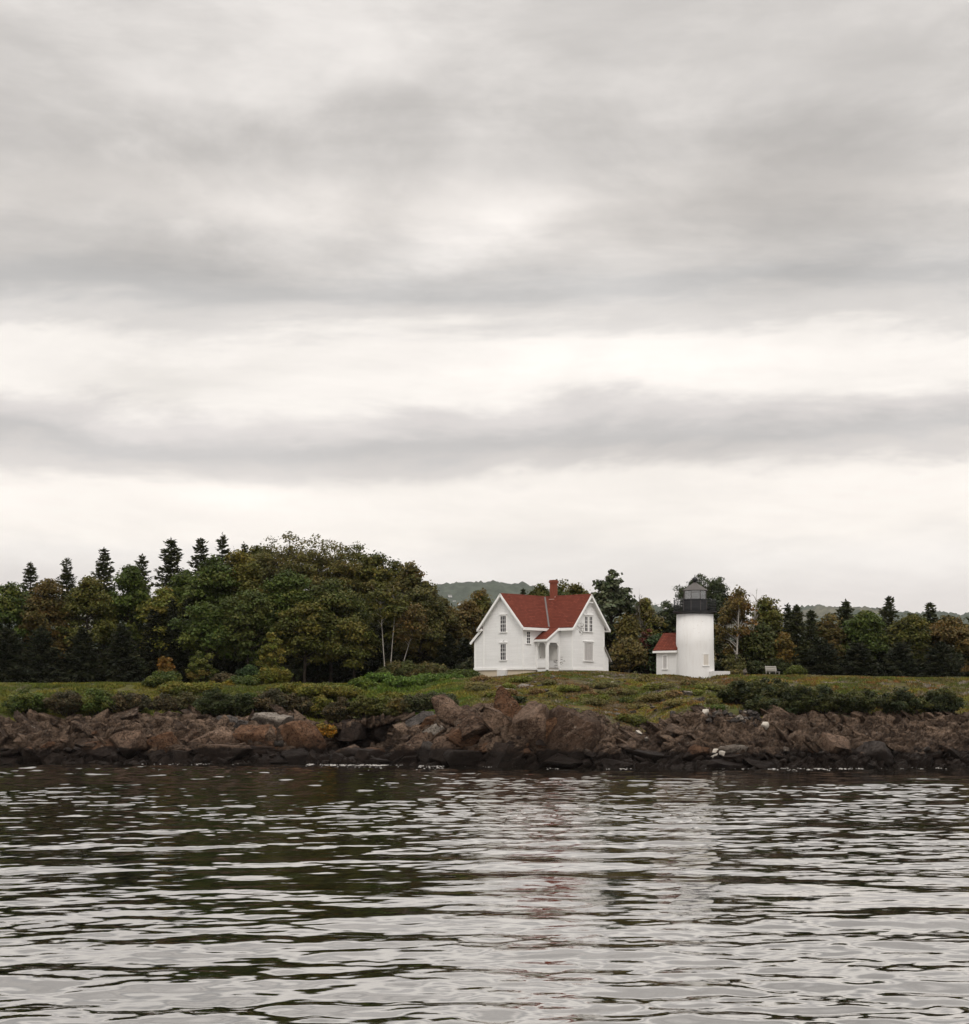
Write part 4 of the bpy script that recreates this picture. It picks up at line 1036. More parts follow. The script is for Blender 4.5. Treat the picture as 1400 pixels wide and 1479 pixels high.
# ------------------------------------------------------------------ the keeper's house
A = math.radians(41)
def build_house():
    hx, hd, zb = X(787, 170), 170.0, 7.0
    root = empty('keepers_house', (hx, hd, zb), -A)
    tag(root, 'white two winged clapboard house with red shingle roof and brick chimney on the rise', 'house')
    W2, Lu, Lv, R, k = 2.42, 6.1, 5.2, 7.85, 1.14
    zs = 1.02
    wt = R - k * W2
    oh, rk = .36, .38                      # eave and rake overhang
    # walls: two pentagonal prisms
    w = MB()
    w.prism([(-W2, -Lu, zs), (W2, -Lu, zs), (W2, -Lu, wt), (0, -Lu, R - .02), (-W2, -Lu, wt)], (0, Lu + W2, 0))
    w.build('wall', M['siding'], root)
    w = MB()
    w.prism([(Lv, -W2, zs), (Lv, W2, zs), (Lv, W2, wt), (Lv, 0, R - .02), (Lv, -W2, wt)], (-(Lv - W2 + .02), 0, 0))
    w.build('wall', M['siding'], root)
    # foundation
    f = MB(); f.box(-W2 - 1.02, W2 - .04, -Lu + .05, W2, -1.5, zs - .06); f.build('foundation', M['foundation'], root)
    f = MB(); f.box(W2 - .04, Lv - .05, -W2 + .05, W2 + .45, -1.5, zs - .06); f.build('foundation', M['concrete'], root)
    # lean-to on the left wing
    lx0, lz0, lz1 = -W2 - 1.07, 3.55, 4.55
    l = MB(); l.prism([(lx0, -Lu + .03, zs), (-W2, -Lu + .03, zs), (-W2, -Lu + .03, lz1), (lx0, -Lu + .03, lz0 + .12)], (0, 4.2, 0)); 
    lt = l.build('lean_to', M['siding'], root)
    s = (lz1 - lz0) / 1.25
    def slab(mb, a, b, c, d, th):          # a,b ridge side, c,d eave side
        n = np.cross(np.subtract(b, a), np.subtract(d, a)); n = n / np.linalg.norm(n)
        if n[2] < 0: n = -n
        lo = [tuple(np.array(q) - n * th) for q in (a, b, c, d)]
        mb.hexa([a, b, c, d], lo)
    lr = MB(); ex = lx0 - .38; ez = lz0 - .25
    slab(lr, (-W2 + .0, -Lu - .2, lz1 + .28), (-W2 + .0, -Lu + 4.3, lz1 + .28), (ex, -Lu + 4.3, ez + .2), (ex, -Lu - .2, ez + .2), .07); lr.build('roof', M['roof'], root)
    lr = MB(); slab(lr, (-W2 - .0, -Lu - .24, lz1 + .27), (-W2 - .0, -Lu - .17, lz1 + .27), (ex - .03, -Lu - .17, ez + .18), (ex - .03, -Lu - .24, ez + .18), .22); lr.build('rake_board', M['trim'], root)
    # shed behind the right wing
    q = MB(); q.prism([(Lv - .04, W2, zs - .3), (Lv - .04, W2 + .72, zs - .3), (Lv - .04, W2 + .72, 2.02), (Lv - .04, W2, 3.0)], (-2.6, 0, 0)); q.build('shed', M['siding'], root)
    q = MB(); slab(q, (Lv + .12, W2 - .0, 3.15), (Lv - 2.8, W2 - .0, 3.15), (Lv - 2.8, W2 + 1.08, 1.80), (Lv + .12, W2 + 1.08, 1.80), .10); q.build('shed_roof', M['greywood'], root)
    # main roofs
    e = W2 + oh
    roofz = lambda q_: R + .14 - k * q_
    for sx in (-1, 1):
        r = MB(); slab(r, (0, -Lu - rk, roofz(0)), (0, W2 if sx < 0 else .3, roofz(0)), (sx * e, W2 if sx < 0 else .3, roofz(e)), (sx * e, -Lu - rk, roofz(e)), .09)
        r.build('roof', M['roof'], root)
        b = MB(); slab(b, (0, -Lu - rk - .05, roofz(0) - .035), (0, -Lu - rk + .03, roofz(0) - .035), (sx * (e + .03), -Lu - rk + .03, roofz(e + .03) - .035), (sx * (e + .03), -Lu - rk - .05, roofz(e + .03) - .035), .19)
        b.build('rake_board', M['trim'], root)
        b = MB(); slab(b, (0, -Lu - rk + .032, roofz(0) - .13), (0, -Lu - .02, roofz(0) - .13), (sx * e, -Lu - .02, roofz(e) - .13), (sx * e, -Lu - rk + .032, roofz(e) - .13), .035)
        b.build('soffit', M['trim'], root)
        # eave fascia, gutter and return
        b = MB(); b.box(*sorted((sx * (e - .02), sx * (e + .06))), -Lu - rk - .05, (W2 if sx < 0 else -W2 + .2), roofz(e) - .30, roofz(e) - .055)
        b.box(*sorted((sx * W2, sx * (e - .02))), -Lu - rk + .02, (W2 if sx < 0 else -W2 + .2), roofz(e) - .26, roofz(e) - .20)
        b.build('eave_board', M['trim'], root)
        r = MB(); slab(r, (0.0, 0, roofz(0)), (Lv + rk, 0, roofz(0)), (Lv + rk, sx * e, roofz(e)), (0.0, sx * e, roofz(e)), .09)
        r.build('roof', M['roof'], root)
        b = MB(); slab(b, (Lv + rk - .03, 0, roofz(0) - .035), (Lv + rk + .05, 0, roofz(0) - .035), (Lv + rk + .05, sx * (e + .03), roofz(e + .03) - .035), (Lv + rk - .03, sx * (e + .03), roofz(e + .03) - .035), .19)
        b.build('rake_board', M['trim'], root)
        b = MB(); slab(b, (Lv + .02, 0, roofz(0) - .13), (Lv + rk - .032, 0, roofz(0) - .13), (Lv + rk - .032, sx * e, roofz(e) - .13), (Lv + .02, sx * e, roofz(e) - .13), .035)
        b.build('soffit', M['trim'], root)
        x0 = 3.9 if sx < 0 else 0
        b = MB(); b.box(x0, Lv + rk + .05, *sorted((sx * (e - .02), sx * (e + .06))), roofz(e) - .30, roofz(e) - .055)
        b.box(x0, Lv + rk - .02, *sorted((sx * W2, sx * (e - .02))), roofz(e) - .26, roofz(e) - .20)
        b.build('eave_board', M['trim'], root)
    # valley flashing between the wings
    p0, p1 = np.array((.12, -.12, roofz(.12))), np.array((e - .05, -e + .05, roofz(e - .05)))
    dv = np.array((.055, .055, 0))
    v = MB(); v.hexa([p0 - dv + (0, 0, .005), p0 + dv + (0, 0, .005), p1 + dv + (0, 0, .005), p1 - dv + (0, 0, .005)], [p0 - dv + (0, 0, .06), p0 + dv + (0, 0, .06), p1 + dv + (0, 0, .06), p1 - dv + (0, 0, .06)])
    v.build('valley_flashing', M['flashing'], root)
    # small attic vents and collar boards under the peaks
    v = MB(); v.prism([(Lv + .26, -.36, R - .72), (Lv + .26, .36, R - .72), (Lv + .26, .36, R - .60), (Lv + .26, -.36, R - .60)], (.06, 0, 0)); v.build('collar_board', M['trim'], root)
    v = MB(); v.prism([(Lv + .005, -.30, R - .58), (Lv + .005, .30, R - .58), (Lv + .005, 0, R - .22)], (.03, 0, 0)); v.build('vent', M['greywood'], root)
    # corner boards, water table
    def corner(x, y, zt=wt, z0=zs):
        b = MB(); b.box(x - .075, x + .075, y - .075, y + .075, z0, zt); b.build('corner_board', M['trim'], root)
    for (x, y) in ((-W2 + .05, -Lu + .05), (W2 - .05, -Lu + .05), (Lv - .05, -W2 + .05), (Lv - .05, W2 - .05)): corner(x, y, wt - .12)
    corner(lx0 + .05, -Lu + .08, lz0 + .05)
    b = MB(); b.box(lx0 - .06, W2 + .05, -Lu - .05, -Lu + .2, zs - .10, zs + .12); b.box(W2 - .1, W2 + .05, -Lu + .2, -4.3, zs - .10, zs + .12); b.build('sill_board', M['trim'], root)
    b = MB(); b.box(Lv - .2, Lv + .05, -W2 - .05, W2 + .02, zs - .12, zs + .10); b.box(3.8, Lv - .2, -W2 - .05, -W2 + .1, zs - .12, zs + .10); b.build('sill_board', M['trim'], root)
    b = MB(); b.box(-.45, .55, -Lu - .30, -Lu + .03, -.7, zs - .12); b.build('bulkhead', M['concrete'], root)
    # windows
    def window(face, c, zc, gw, gh, nx, ny, hood=True, boards=None):
        """face '-y' (left gable), '+x' (right gable or side wall); c = position along the wall, gw x gh glass"""
        def T(a, o_, z):  # along, outward, height
            return (a, face[1] - o_, z) if face[0] == '-y' else (face[1] + o_, a, z)
        def bx(mb, a0, a1, o0, o1, z0, z1):
            p, q_ = T(a0, o0, z0), T(a1, o1, z1); mb.box(*sorted((p[0], q_[0])), *sorted((p[1], q_[1])), z0, z1)
        fr = MB(); t = .10
        bx(fr, c - gw/2 - t, c - gw/2, .002, .06, zc - gh/2, zc + gh/2); bx(fr, c + gw/2, c + gw/2 + t, .002, .06, zc - gh/2, zc + gh/2)
        bx(fr, c - gw/2 - t, c + gw/2 + t, .002, .06, zc + gh/2, zc + gh/2 + .13)
        wn = fr.build('window', M['trim'], root)
        sl = MB(); bx(sl, c - gw/2 - t - .04, c + gw/2 + t + .04, .002, .11, zc - gh/2 - .08, zc - gh/2); sl.build('sill', M['trim'], wn)
        if hood:
            hd = MB(); bx(hd, c - gw/2 - t - .07, c + gw/2 + t + .07, .002, .13, zc + gh/2 + .13, zc + gh/2 + .18); hd.build('hood', M['trim'], wn)
        if boards:
            bd = MB()
            for i in range(boards):
                bx(bd, c - gw/2 + gw * i / boards + .012, c - gw/2 + gw * (i + 1) / boards - .012, .003, .03 + .006 * (i % 2), zc - gh/2, zc + gh/2)
            bd.build('boarding', M['greyboard'], wn); return
        gl = MB(); bx(gl, c - gw/2, c + gw/2, .003, .015, zc - gh/2, zc + gh/2); gl.build('pane', M['glass'], wn)
        mu = MB()
        for i in range(1, nx): a = c - gw/2 + gw * i / nx; bx(mu, a - .013, a + .013, .016, .035, zc - gh/2, zc + gh/2)
        for i in range(1, ny):
            z = zc - gh/2 + gh * i / ny; th = .028 if i == ny // 2 else .013
            bx(mu, c - gw/2, c + gw/2, .016, .04 if i == ny // 2 else .034, z - th, z + th)
        mu.build('muntin', M['trim'], wn)
    window(('-y', -Lu), .07, 5.15, .66, 1.44, 3, 4)
    window(('-y', -Lu), .07, 2.57, .64, 1.44, 3, 4)
    window(('+x', Lv), -.37, 5.2, .42, 1.36, 2, 4, False)
    window(('+x', Lv), .33, 5.2, .42, 1.36, 2, 4, False)
    hd = MB(); hd.box(Lv + .002, Lv + .13, -.76, .72, 6.015, 6.065); hd.build('hood', M['trim'], root)
    window(('+x', Lv), -.02, 2.62, 1.28, 1.62, 1, 1, True, 4)
    window(('+x', W2), -5.38, 3.87, .46, 1.05, 2, 4, False)
    # porch in the angle between the wings
    pr = MB(); slab(pr, (W2 + .003, -2.42, 5.02), (3.92, -2.42, 5.02), (3.92, -4.52, 3.74), (W2 + .003, -4.52, 3.74), .08); pr.build('porch_roof', M['roof'], root)
    b = MB(); slab(b, (3.87, -2.65, 4.86), (3.96, -2.65, 4.86), (3.96, -4.56, 3.70), (3.87, -4.56, 3.70), .16); b.box(W2 + .005, 3.96, -4.58, -4.50, 3.50, 3.70); b.build('porch_trim', M['trim'], root)
    b = MB(); b.prism([(3.70, -4.2, 3.42), (3.70, -2.44, 3.42), (3.70, -2.44, 4.80), (3.70, -4.2, 3.80)], (.08, 0, 0)); b.build('porch_gable', M['siding'], root)
    b = MB(); b.box(W2 + .01, 3.70, -4.26, -4.14, 3.40, 3.66); b.build('porch_beam', M['trim'], root)
    for (x, y, s_) in ((3.70, -4.20, .11), (3.70, -2.52, .08), (W2 + .09, -4.20, .08)):
        b = MB(); b.box(x - s_, x + s_, y - s_, y + s_, zs - .1, 3.42); b.build('post', M['trim'], root)
    b = MB(); b.prism([(3.69, -4.1, 3.42), (3.69, -3.8, 3.42), (3.69, -4.1, 3.02)], (.06, 0, 0)); b.build('bracket', M['trim'], root)
    b = MB(); b.prism([(3.69, -2.60, 3.42), (3.69, -2.90, 3.42), (3.69, -2.60, 3.02)], (.06, 0, 0)); b.build('bracket', M['trim'], root)
    b = MB(); b.prism([(3.6, -4.23, 3.40), (3.32, -4.23, 3.40), (3.6, -4.23, 3.05)], (0, .06, 0)); b.build('bracket', M['trim'], root)
    b = MB(); b.prism([(2.6, -4.23, 3.40), (2.88, -4.23, 3.40), (2.6, -4.23, 3.05)], (0, .06, 0)); b.build('bracket', M['trim'], root)
    b = MB(); b.box(W2 + .01, 3.76, -4.26, -2.44, zs - .02, zs + .10); b.build('porch_floor', M['greywood'], root)
    b = MB(); b.box(W2 + .17, 3.585, -4.25, -4.15, .30, 1.87); b.build('porch_half_wall', M['siding'], root)
    b = MB(); b.box(W2 + .17, 3.585, -4.28, -4.12, 1.87, 1.94); b.build('porch_rail', M['trim'], root)
    b = MB(); b.box(3.66, 3.74, -4.1, -2.5, .0, zs - .03); b.build('porch_skirt', M['paleboard'], root)
    b = MB(); b.box(3.76, 4.10, -3.9, -2.9, .0, .72); b.box(3.76, 4.42, -3.9, -2.9, .0, .45); b.build('porch_step', M['greywood'], root)
    d = MB(); d.box(W2 + .004, W2 + .05, -3.75, -2.85, zs + .12, 3.15); dr = d.build('door', M['paleboard'], root)
    h_ = MB(); h_.box(W2 + .05, W2 + .09, -3.68, -3.62, 2.05, 2.13); h_.build('handle', M['iron'], dr)
    d = MB(); d.box(2.62, 3.45, -2.47, -W2 - .003, zs + .85, 3.15); d.build('boarding', M['paleboard'], root)
    # chimney
    cz = 7.0
    c = MB(); c.box(1.08 - .26, 1.08 + .26, -.26, .26, cz, 9.2); ch = c.build('chimney', M['chimney'], root)
    c = MB(); c.box(1.08 - .33, 1.08 + .33, -.33, .33, 9.2, 9.34); c.box(1.08 - .29, 1.08 + .29, -.29, .29, 9.34, 9.46); c.build('cap', M['chimney'], ch)
    c = MB(); c.box(1.08 - .31, 1.08 + .31, -.32, .32, 7.35, 7.66); c.box(1.08 - .31, 1.08 + .31, -.16, .16, 7.66, 7.90); c.build('flashing', M['mortar'], ch)
    return root
build_house()

# ------------------------------------------------------------------ the lighthouse
def build_lighthouse():
    lx, ld, zb = X(1004, 163), 163.0, 7.2
    root = empty('lighthouse', (lx, ld, zb), -A)
    tag(root, 'short white brick lighthouse tower with black lantern and red roofed workroom', 'lighthouse')
    zt = 5.72
    t = MB(); t.lathe([(1.80, -1.2), (1.765, 0), (1.70, zt * .5), (1.665, zt)], 72); t.build('tower', M['towerbrick'], root, True)
    t = MB(); t.lathe([(1.68, zt - .02), (1.76, zt + .04), (1.97, zt + .13), (1.99, zt + .26), (.5, zt + .27)], 48); t.build('gallery_deck', M['iron'], root)
    rl = MB(); n = 40
    for kk in range(n):
        w = 2 * math.pi * kk / n; x, y = 1.90 * math.cos(w), 1.90 * math.sin(w)
        rl.tube([(x, y, zt + .26), (x, y, zt + 1.28)], .028 if kk % 5 == 0 else .013, 5)
    for z, rr in ((.55, .016), (.8, .016), (1.05, .016), (1.28, .028)):
        rl.tube([(1.90 * math.cos(w), 1.90 * math.sin(w), zt + z) for w in np.linspace(0, 2 * math.pi, 41)], rr, 5)
    rl.build('railing', M['iron'], root)
    # lantern: ten sided
    ns = 8; a0 = .28
    lb = MB(); lb.lathe([(1.10, zt + .27), (1.10, zt + 1.22), (1.15, zt + 1.24), (1.15, zt + 1.31), (1.0, zt + 1.31)], ns, True, a0); lb.build('lantern_parapet', M['iron'], root)
    rb = MB()
    for kk in range(ns):
        w = 2 * math.pi * kk / ns + a0; rb.tube([(1.115 * math.cos(w), 1.115 * math.sin(w), zt + .3), (1.115 * math.cos(w), 1.115 * math.sin(w), zt + 1.2)], .035, 5)
    rb.build('parapet_rib', M['leadroof'], root)
    g0, g1 = zt + 1.31, zt + 2.10
    cr = [(1.06 * math.cos(2 * math.pi * kk / ns + a0), 1.06 * math.sin(2 * math.pi * kk / ns + a0)) for kk in range(ns)]
    for kk in range(ns):
        (x0, y0), (x1, y1) = cr[kk], cr[(kk + 1) % ns]
        p = MB(); nx, ny = (x0 + x1) / 2, (y0 + y1) / 2; L = math.hypot(nx, ny); nx, ny = nx / L * .012, ny / L * .012
        ex, ey = (x1 - x0) * .03, (y1 - y0) * .03
        p.hexa([(x0 + ex, y0 + ey, g0), (x1 - ex, y1 - ey, g0), (x1 - ex, y1 - ey, g1), (x0 + ex, y0 + ey, g1)], [(x0 + ex - nx, y0 + ey - ny, g0), (x1 - ex - nx, y1 - ey - ny, g0), (x1 - ex - nx, y1 - ey - ny, g1), (x0 + ex - nx, y0 + ey - ny, g1)])
        p.build('lantern_pane', M['lglass'], root)
    fr = MB()
    for (x, y) in cr: fr.tube([(x, y, g0), (x, y, g1)], .035, 5)
    fr.build('lantern_frame', M['leadroof'], root)
    le = MB(); le.lathe([(.18, g0 - .05), (.18, g0 + .1), (.42, g0 + .14), (.46, g0 + .35), (.42, g0 + .58), (.2, g0 + .64)], 24); le.build('lens', M['lens'], root, True)
    rf = MB(); rf.lathe([(1.02, g1), (1.22, g1), (1.24, g1 + .05), (.95, g1 + .24), (.55, g1 + .50), (.20, g1 + .72), (.16, g1 + .78)], ns, True, a0); rf.build('lantern_roof', M['leadroof'], root)
    bl = MB(); bl.lathe([(.13, g1 + .78), (.13, g1 + .86), (.22, g1 + .94), (.27, g1 + 1.06), (.22, g1 + 1.18), (.08, g1 + 1.26), (.03, g1 + 1.30), (.02, g1 + 1.5)], 20); bl.build('vent_ball', M['iron'], root, True)
    # boarded window on the curved wall, facing right of the viewer
    ang = math.radians(-90 + 28) + A; c_, s_ = math.cos(ang), math.sin(ang)
    def ring(rad0, rad1, w0, w1, z0, z1, nm, mt, par):
        mb = MB(); m_ = 5
        for i in range(m_):
            q0, q1 = [ang + (w0 + (w1 - w0) * (i + j) / m_) / 1.73 for j in (0, 1)]
            P_ = lambda r_, q, z: (r_ * math.cos(q), r_ * math.sin(q), z)
            mb.hexa([P_(rad0, q0, z0), P_(rad0, q1, z0), P_(rad0, q1, z1), P_(rad0, q0, z1)], [P_(rad1, q0, z0), P_(rad1, q1, z0), P_(rad1, q1, z1), P_(rad1, q0, z1)])
        return mb.build(nm, mt, par)
    wn = ring(1.70, 1.765, -.33, -.27, 1.08, 2.02, 'window', M['trim'], root)
    ring(1.70, 1.765, .27, .33, 1.08, 2.02, 'jamb', M['trim'], wn); ring(1.70, 1.772, -.33, .33, 2.02, 2.09, 'lintel', M['paleboard'], wn); ring(1.70, 1.81, -.36, .36, .98, 1.08, 'sill', M['trim'], wn)
    ring(1.70, 1.752, -.268, .268, 1.08, 2.02, 'boarding', M['tanboard'], wn)
    # workroom against the tower
    x0, x1, y0, e, rg = -3.27, -.9, 1.4, 2.62, 4.02
    w = MB(); w.prism([(x0, -y0, -.8), (x0, y0, -.8), (x0, y0, e), (x0, 0, rg), (x0, -y0, e)], (x1 - x0, 0, 0)); w.build('workroom_wall', M['towerbrick'], root)
    sl = (rg - e) / y0
    for sg in (-1, 1):
        r = MB(); ev = y0 + .24; a, b = (x0 - .22, 0, rg + .10), (x1, 0, rg + .10); c, d = (x1, sg * ev, rg + .10 - sl * ev), (x0 - .22, sg * ev, rg + .10 - sl * ev)
        nn = np.array([0, sg * sl, 1]); nn = nn / np.linalg.norm(nn)
        r.hexa([a, b, c, d], [tuple(np.array(q) - nn * .08) for q in (a, b, c, d)]); r.build('workroom_roof', M['roof'], root)
        f = MB(); f.box(x0 - .24, x1, *sorted((sg * (ev - .04), sg * (ev + .03))), d[2] - .24, d[2] - .055); f.box(x0 - .24, x1, *sorted((sg * y0, sg * (ev - .04))), d[2] - .22, d[2] - .16); f.build('eave_board', M['trim'], root)
    f = MB(); f.box(x0 - .03, x1, -y0 - .03, -y0 - .002, e - .42, e - .18); f.build('frieze_board', M['trim'], root)
    f = MB(); f.box(-2.56, -2.50, -y0 - .05, -y0 - .002, .80, 1.98); f.box(-2.10, -2.04, -y0 - .05, -y0 - .002, .80, 1.98); f.box(-2.56, -2.04, -y0 - .06, -y0 - .002, 1.98, 2.06); f.box(-2.60, -2.0, -y0 - .09, -y0 - .002, .72, .80)
    wn = f.build('window', M['trim'], root)
    f = MB(); f.box(-2.50, -2.10, -y0 - .02, -y0 - .003, .80, 1.98); f.build('boarding', M['greyboard'], wn)
    # the low white wall beside the tower
    wl = empty('low_wall', (lx, ld, zb), -A); tag(wl, 'low white concrete wall running out from the right foot of the tower', 'wall')
    b = MB(); b.hexa([(1.0, -.30, -1.3), (2.14, -.30, -1.3), (2.14, 2.5, -1.3), (1.0, 2.5, -1.3)], [(1.0, -.30, .40), (2.14, -.30, .55), (2.14, 2.5, .58), (1.0, 2.5, .58)]); b.build('parapet', M['concrete'], wl)
build_lighthouse()

# white bench on the grass before the dark trees
def build_bench():
    d = 167.0; x = X(1117, d); z = gz(x, d)
    root = empty('bench', (x, d, z), .5); tag(root, 'small weathered pale slatted bench on the grass before the dark trees', 'bench')
    s = MB()
    for k in range(3): s.box(-.65, .65, -.22 + k * .16, -.09 + k * .16, .42, .46)
    s.build('seat', M['benchwood'], root)
    s = MB()
    for k in range(3): s.hexa([(-.65, .28 + .04 * k, .56 + .15 * k), (.65, .28 + .04 * k, .56 + .15 * k), (.65, .31 + .04 * k, .56 + .15 * k), (-.65, .31 + .04 * k, .56 + .15 * k)], [(-.65, .31 + .04 * k, .67 + .15 * k), (.65, .31 + .04 * k, .67 + .15 * k), (.65, .34 + .04 * k, .67 + .15 * k), (-.65, .34 + .04 * k, .67 + .15 * k)])
    s.build('backrest', M['benchwood'], root)
    for sx in (-.55, .55):
        l = MB(); l.box(sx - .03, sx + .03, -.22, -.16, -.2, .42); l.build('leg', M['benchwood'], root)
        l = MB(); l.hexa([(sx - .03, .20, -.2), (sx + .03, .20, -.2), (sx + .03, .27, -.2), (sx - .03, .27, -.2)], [(sx - .03, .40, 1.0), (sx + .03, .40, 1.0), (sx + .03, .46, 1.0), (sx - .03, .46, 1.0)]); l.build('leg', M['benchwood'], root)
build_bench()

# ------------------------------------------------------------------ far hills across the bay, with a few houses
def build_hills():
    nx, ny = 900, 150
    xs = np.linspace(-3000, 3000, nx); ys = np.linspace(3400, 5700, ny)
    XX, YY = np.meshgrid(xs, ys)
    px = XX / 5000 * F + CX
    rid = np.interp(px, [-900, 200, 560, 640, 700, 760, 830, 900, 960, 1060, 1130, 1165, 1230, 1400, 2400], [905, 880, 858, 855, 853, 856, 863, 866, 881, 902, 890, 876, 880, 900, 915])
    hz = H + (HY - rid) / F * 5000
    t = np.clip((YY - 3420) / 1580, 0, 1); b = np.clip((5700 - YY) / 600, 0, 1)
    prof = np.minimum(t * t * (3 - 2 * t), b)
    p = np.stack([XX.ravel() * .003, YY.ravel() * .003, XX.ravel() * 0], 1)
    zz = hz.ravel() * prof.ravel() * (1 + .10 * fbm(p, 4, 5)) - 2 * (1 - prof.ravel())
    zz += prof.ravel() * (np.abs(fbm(p * 9, 3, 15)) * 16 + np.abs(fbm(p * 30, 2, 25)) * 14)
    f = fbm(p * 1.7, 4, 35); c = np.where((f > .25)[:, None], np.array([.095, .088, .06]), np.array([.040, .050, .032])) * (1 + .5 * fbm(p * 20, 2, 45))[:, None]
    me = np_mesh('hills', np.stack([XX.ravel(), YY.ravel(), zz], 1), grid_faces(ny, nx), c)
    m, nt, _, _ = new_mat('far_woods'); g = N(nt)
    pos = g.n('ShaderNodeNewGeometry').outputs['Position']
    a = g.n('ShaderNodeAttribute', attribute_name='tint').outputs['Color']
    g.out(g.principled(g.mix(g.maprange(g.noise(pos, .05, 6, .7), .4, .65, 0, .6), a, (.018, .026, .015)), .95, .1))
    tag(link_mesh('hills', me, m, None, True), kind='structure')
    for k, (hx, hy, s, lab) in enumerate([(651, 863, 5, 'tiny pale house on the far hillside, highest of three'), (656, 870, 4, 'tiny pale house on the far hillside below the highest one'), (662, 873, 4, 'tiny pale house on the far hillside nearest the wood')]):
        d = 2000.0
        V = np.array([v.co[:] for v in me.vertices]) if k == 0 else V
        vp = V[:, 0] / V[:, 1] * F + CX; vy = HY + (H - V[:, 2]) / V[:, 1] * F
        j = np.argmin((vp - hx) ** 2 + (vy - hy) ** 2 + np.where(V[:, 1] > 5010, 1e6, 0)); q = V[j]
        sz = s / F * q[1]
        root = empty('far_house', (q[0], q[1] - 3, q[2] - 1), .3 * k - .3); tag(root, lab, 'house')
        b = MB(); b.prism([(-sz/2, 0, 0), (sz/2, 0, 0), (sz/2, 0, sz*.45), (-sz/2, 0, sz*.45)], (0, sz*.7, 0)); b.build('wall', M['farwall'], root)
        b = MB(); b.prism([(-sz*.56, -.3, sz*.45), (-sz*.56, sz*.75, sz*.45), (-sz*.56, sz*.22, sz*.75)], (sz*1.12, 0, 0)); b.build('roof', M['farroof'], root)
build_hills()

# ------------------------------------------------------------------ water
def build_water():
    r = np.random.default_rng(3)
    rows = [-60, 0, 10, 16]
    y = 19.0
    while y < 147: rows.append(y); y += .05 + .0010 * max(0, y - 24)
    while y < 6000: rows.append(y); y *= 1.12
    rows = np.array(rows)
    u = np.linspace(-.52, .52, 820)
    uo = .52 * np.geomspace(1.06, 60, 26)
    u = np.concatenate([-uo[::-1], u, uo])
    sp = np.gradient(u)
    YY = np.tile(rows[:, None], (1, len(u)))
    base = np.maximum(rows, 19)
    XX = np.clip(base[:, None] * u[None, :], -5000, 5000)
    dx = base[:, None] * np.abs(sp)[None, :]; dy = np.gradient(rows)[:, None] + 0 * XX
    x, yv = XX.ravel(), YY.ravel(); dx, dy = dx.ravel(), dy.ravel()
    # swell groups drift through so that calm slicks and ruffled bands alternate
    p = np.stack([x * .035, yv * .09, x * 0], 1)
    grp = np.clip(1 + 1.1 * fbm(p, 3, 7), .25, 2) * (1 + .55 * np.clip((yv - 85) / 35, 0, 1))
    z = np.zeros_like(x)
    waves = []
    for (lo, hi, n, rms, spread) in ((5.5, 10, 8, .009, .3), (2.2, 5, 16, .029, .42), (.9, 2.0, 30, .032, .7), (.4, .88, 34, .027, .95)):
        for k in range(n):
            lam = math.exp(r.uniform(math.log(lo), math.log(hi))); th = r.normal() * spread + .1
            waves.append((lam, th, rms * math.sqrt(2 / n), r.uniform(0, 6.3)))
    wx = .35 * fbm(np.stack([x * .3, yv * .3, x * 0], 1), 2, 17)
    for lam, th, sl, ph in waves:
        kk = 2 * math.pi / lam; kx, ky = kk * math.sin(th), kk * math.cos(th)
        q = np.hypot(kx * dx, ky * dy)
        att = np.clip((2.5 - q) / 1.3, 0, 1)
        a = sl / kk
        s = np.sin(kx * x + ky * yv + ph + wx * kk * .5)
        z += att * a * (grp if lam < 3 else 1) * s
    edge = np.clip((150 - yv) / 10, 0, 1) * .2 + .8
    z *= edge
    me = np_mesh('water', np.stack([x, yv, z], 1), grid_faces(len(rows), len(u)))
    m, nt, _, _ = new_mat('sea_water'); g = N(nt)
    pos = g.n('ShaderNodeNewGeometry').outputs['Position']
    h = g.math('ADD', g.noise(g.mapping(pos, (.8, 1.5, 1)), 2.6, 3, .5), g.math('MULTIPLY', g.noise(g.mapping(pos, (.9, 1.6, 1)), 7.0, 2, .5), .25))
    b = g.n('ShaderNodeBsdfPrincipled'); b.inputs['Base Color'].default_value = (.006, .0055, .004, 1); b.inputs['Roughness'].default_value = .02
    b.inputs['IOR'].default_value = 1.5; b.inputs['Specular IOR Level'].default_value = .5
    g.put(b.inputs['Normal'], g.bump(h, .12, .02))
    gl = g.n('ShaderNodeBsdfGlossy'); gl.inputs[0].default_value = (.95, .93, .90, 1); gl.inputs['Roughness'].default_value = .02
    nt.links.new(b.inputs['Normal'].links[0].from_socket, gl.inputs['Normal'])
    ms = g.n('ShaderNodeMixShader'); ms.inputs[0].default_value = .43
    nt.links.new(b.outputs[0], ms.inputs[1]); nt.links.new(gl.outputs[0], ms.inputs[2])
    g.out(ms.outputs[0])
    tag(link_mesh('water', me, m, None, True), kind='structure')
build_water()

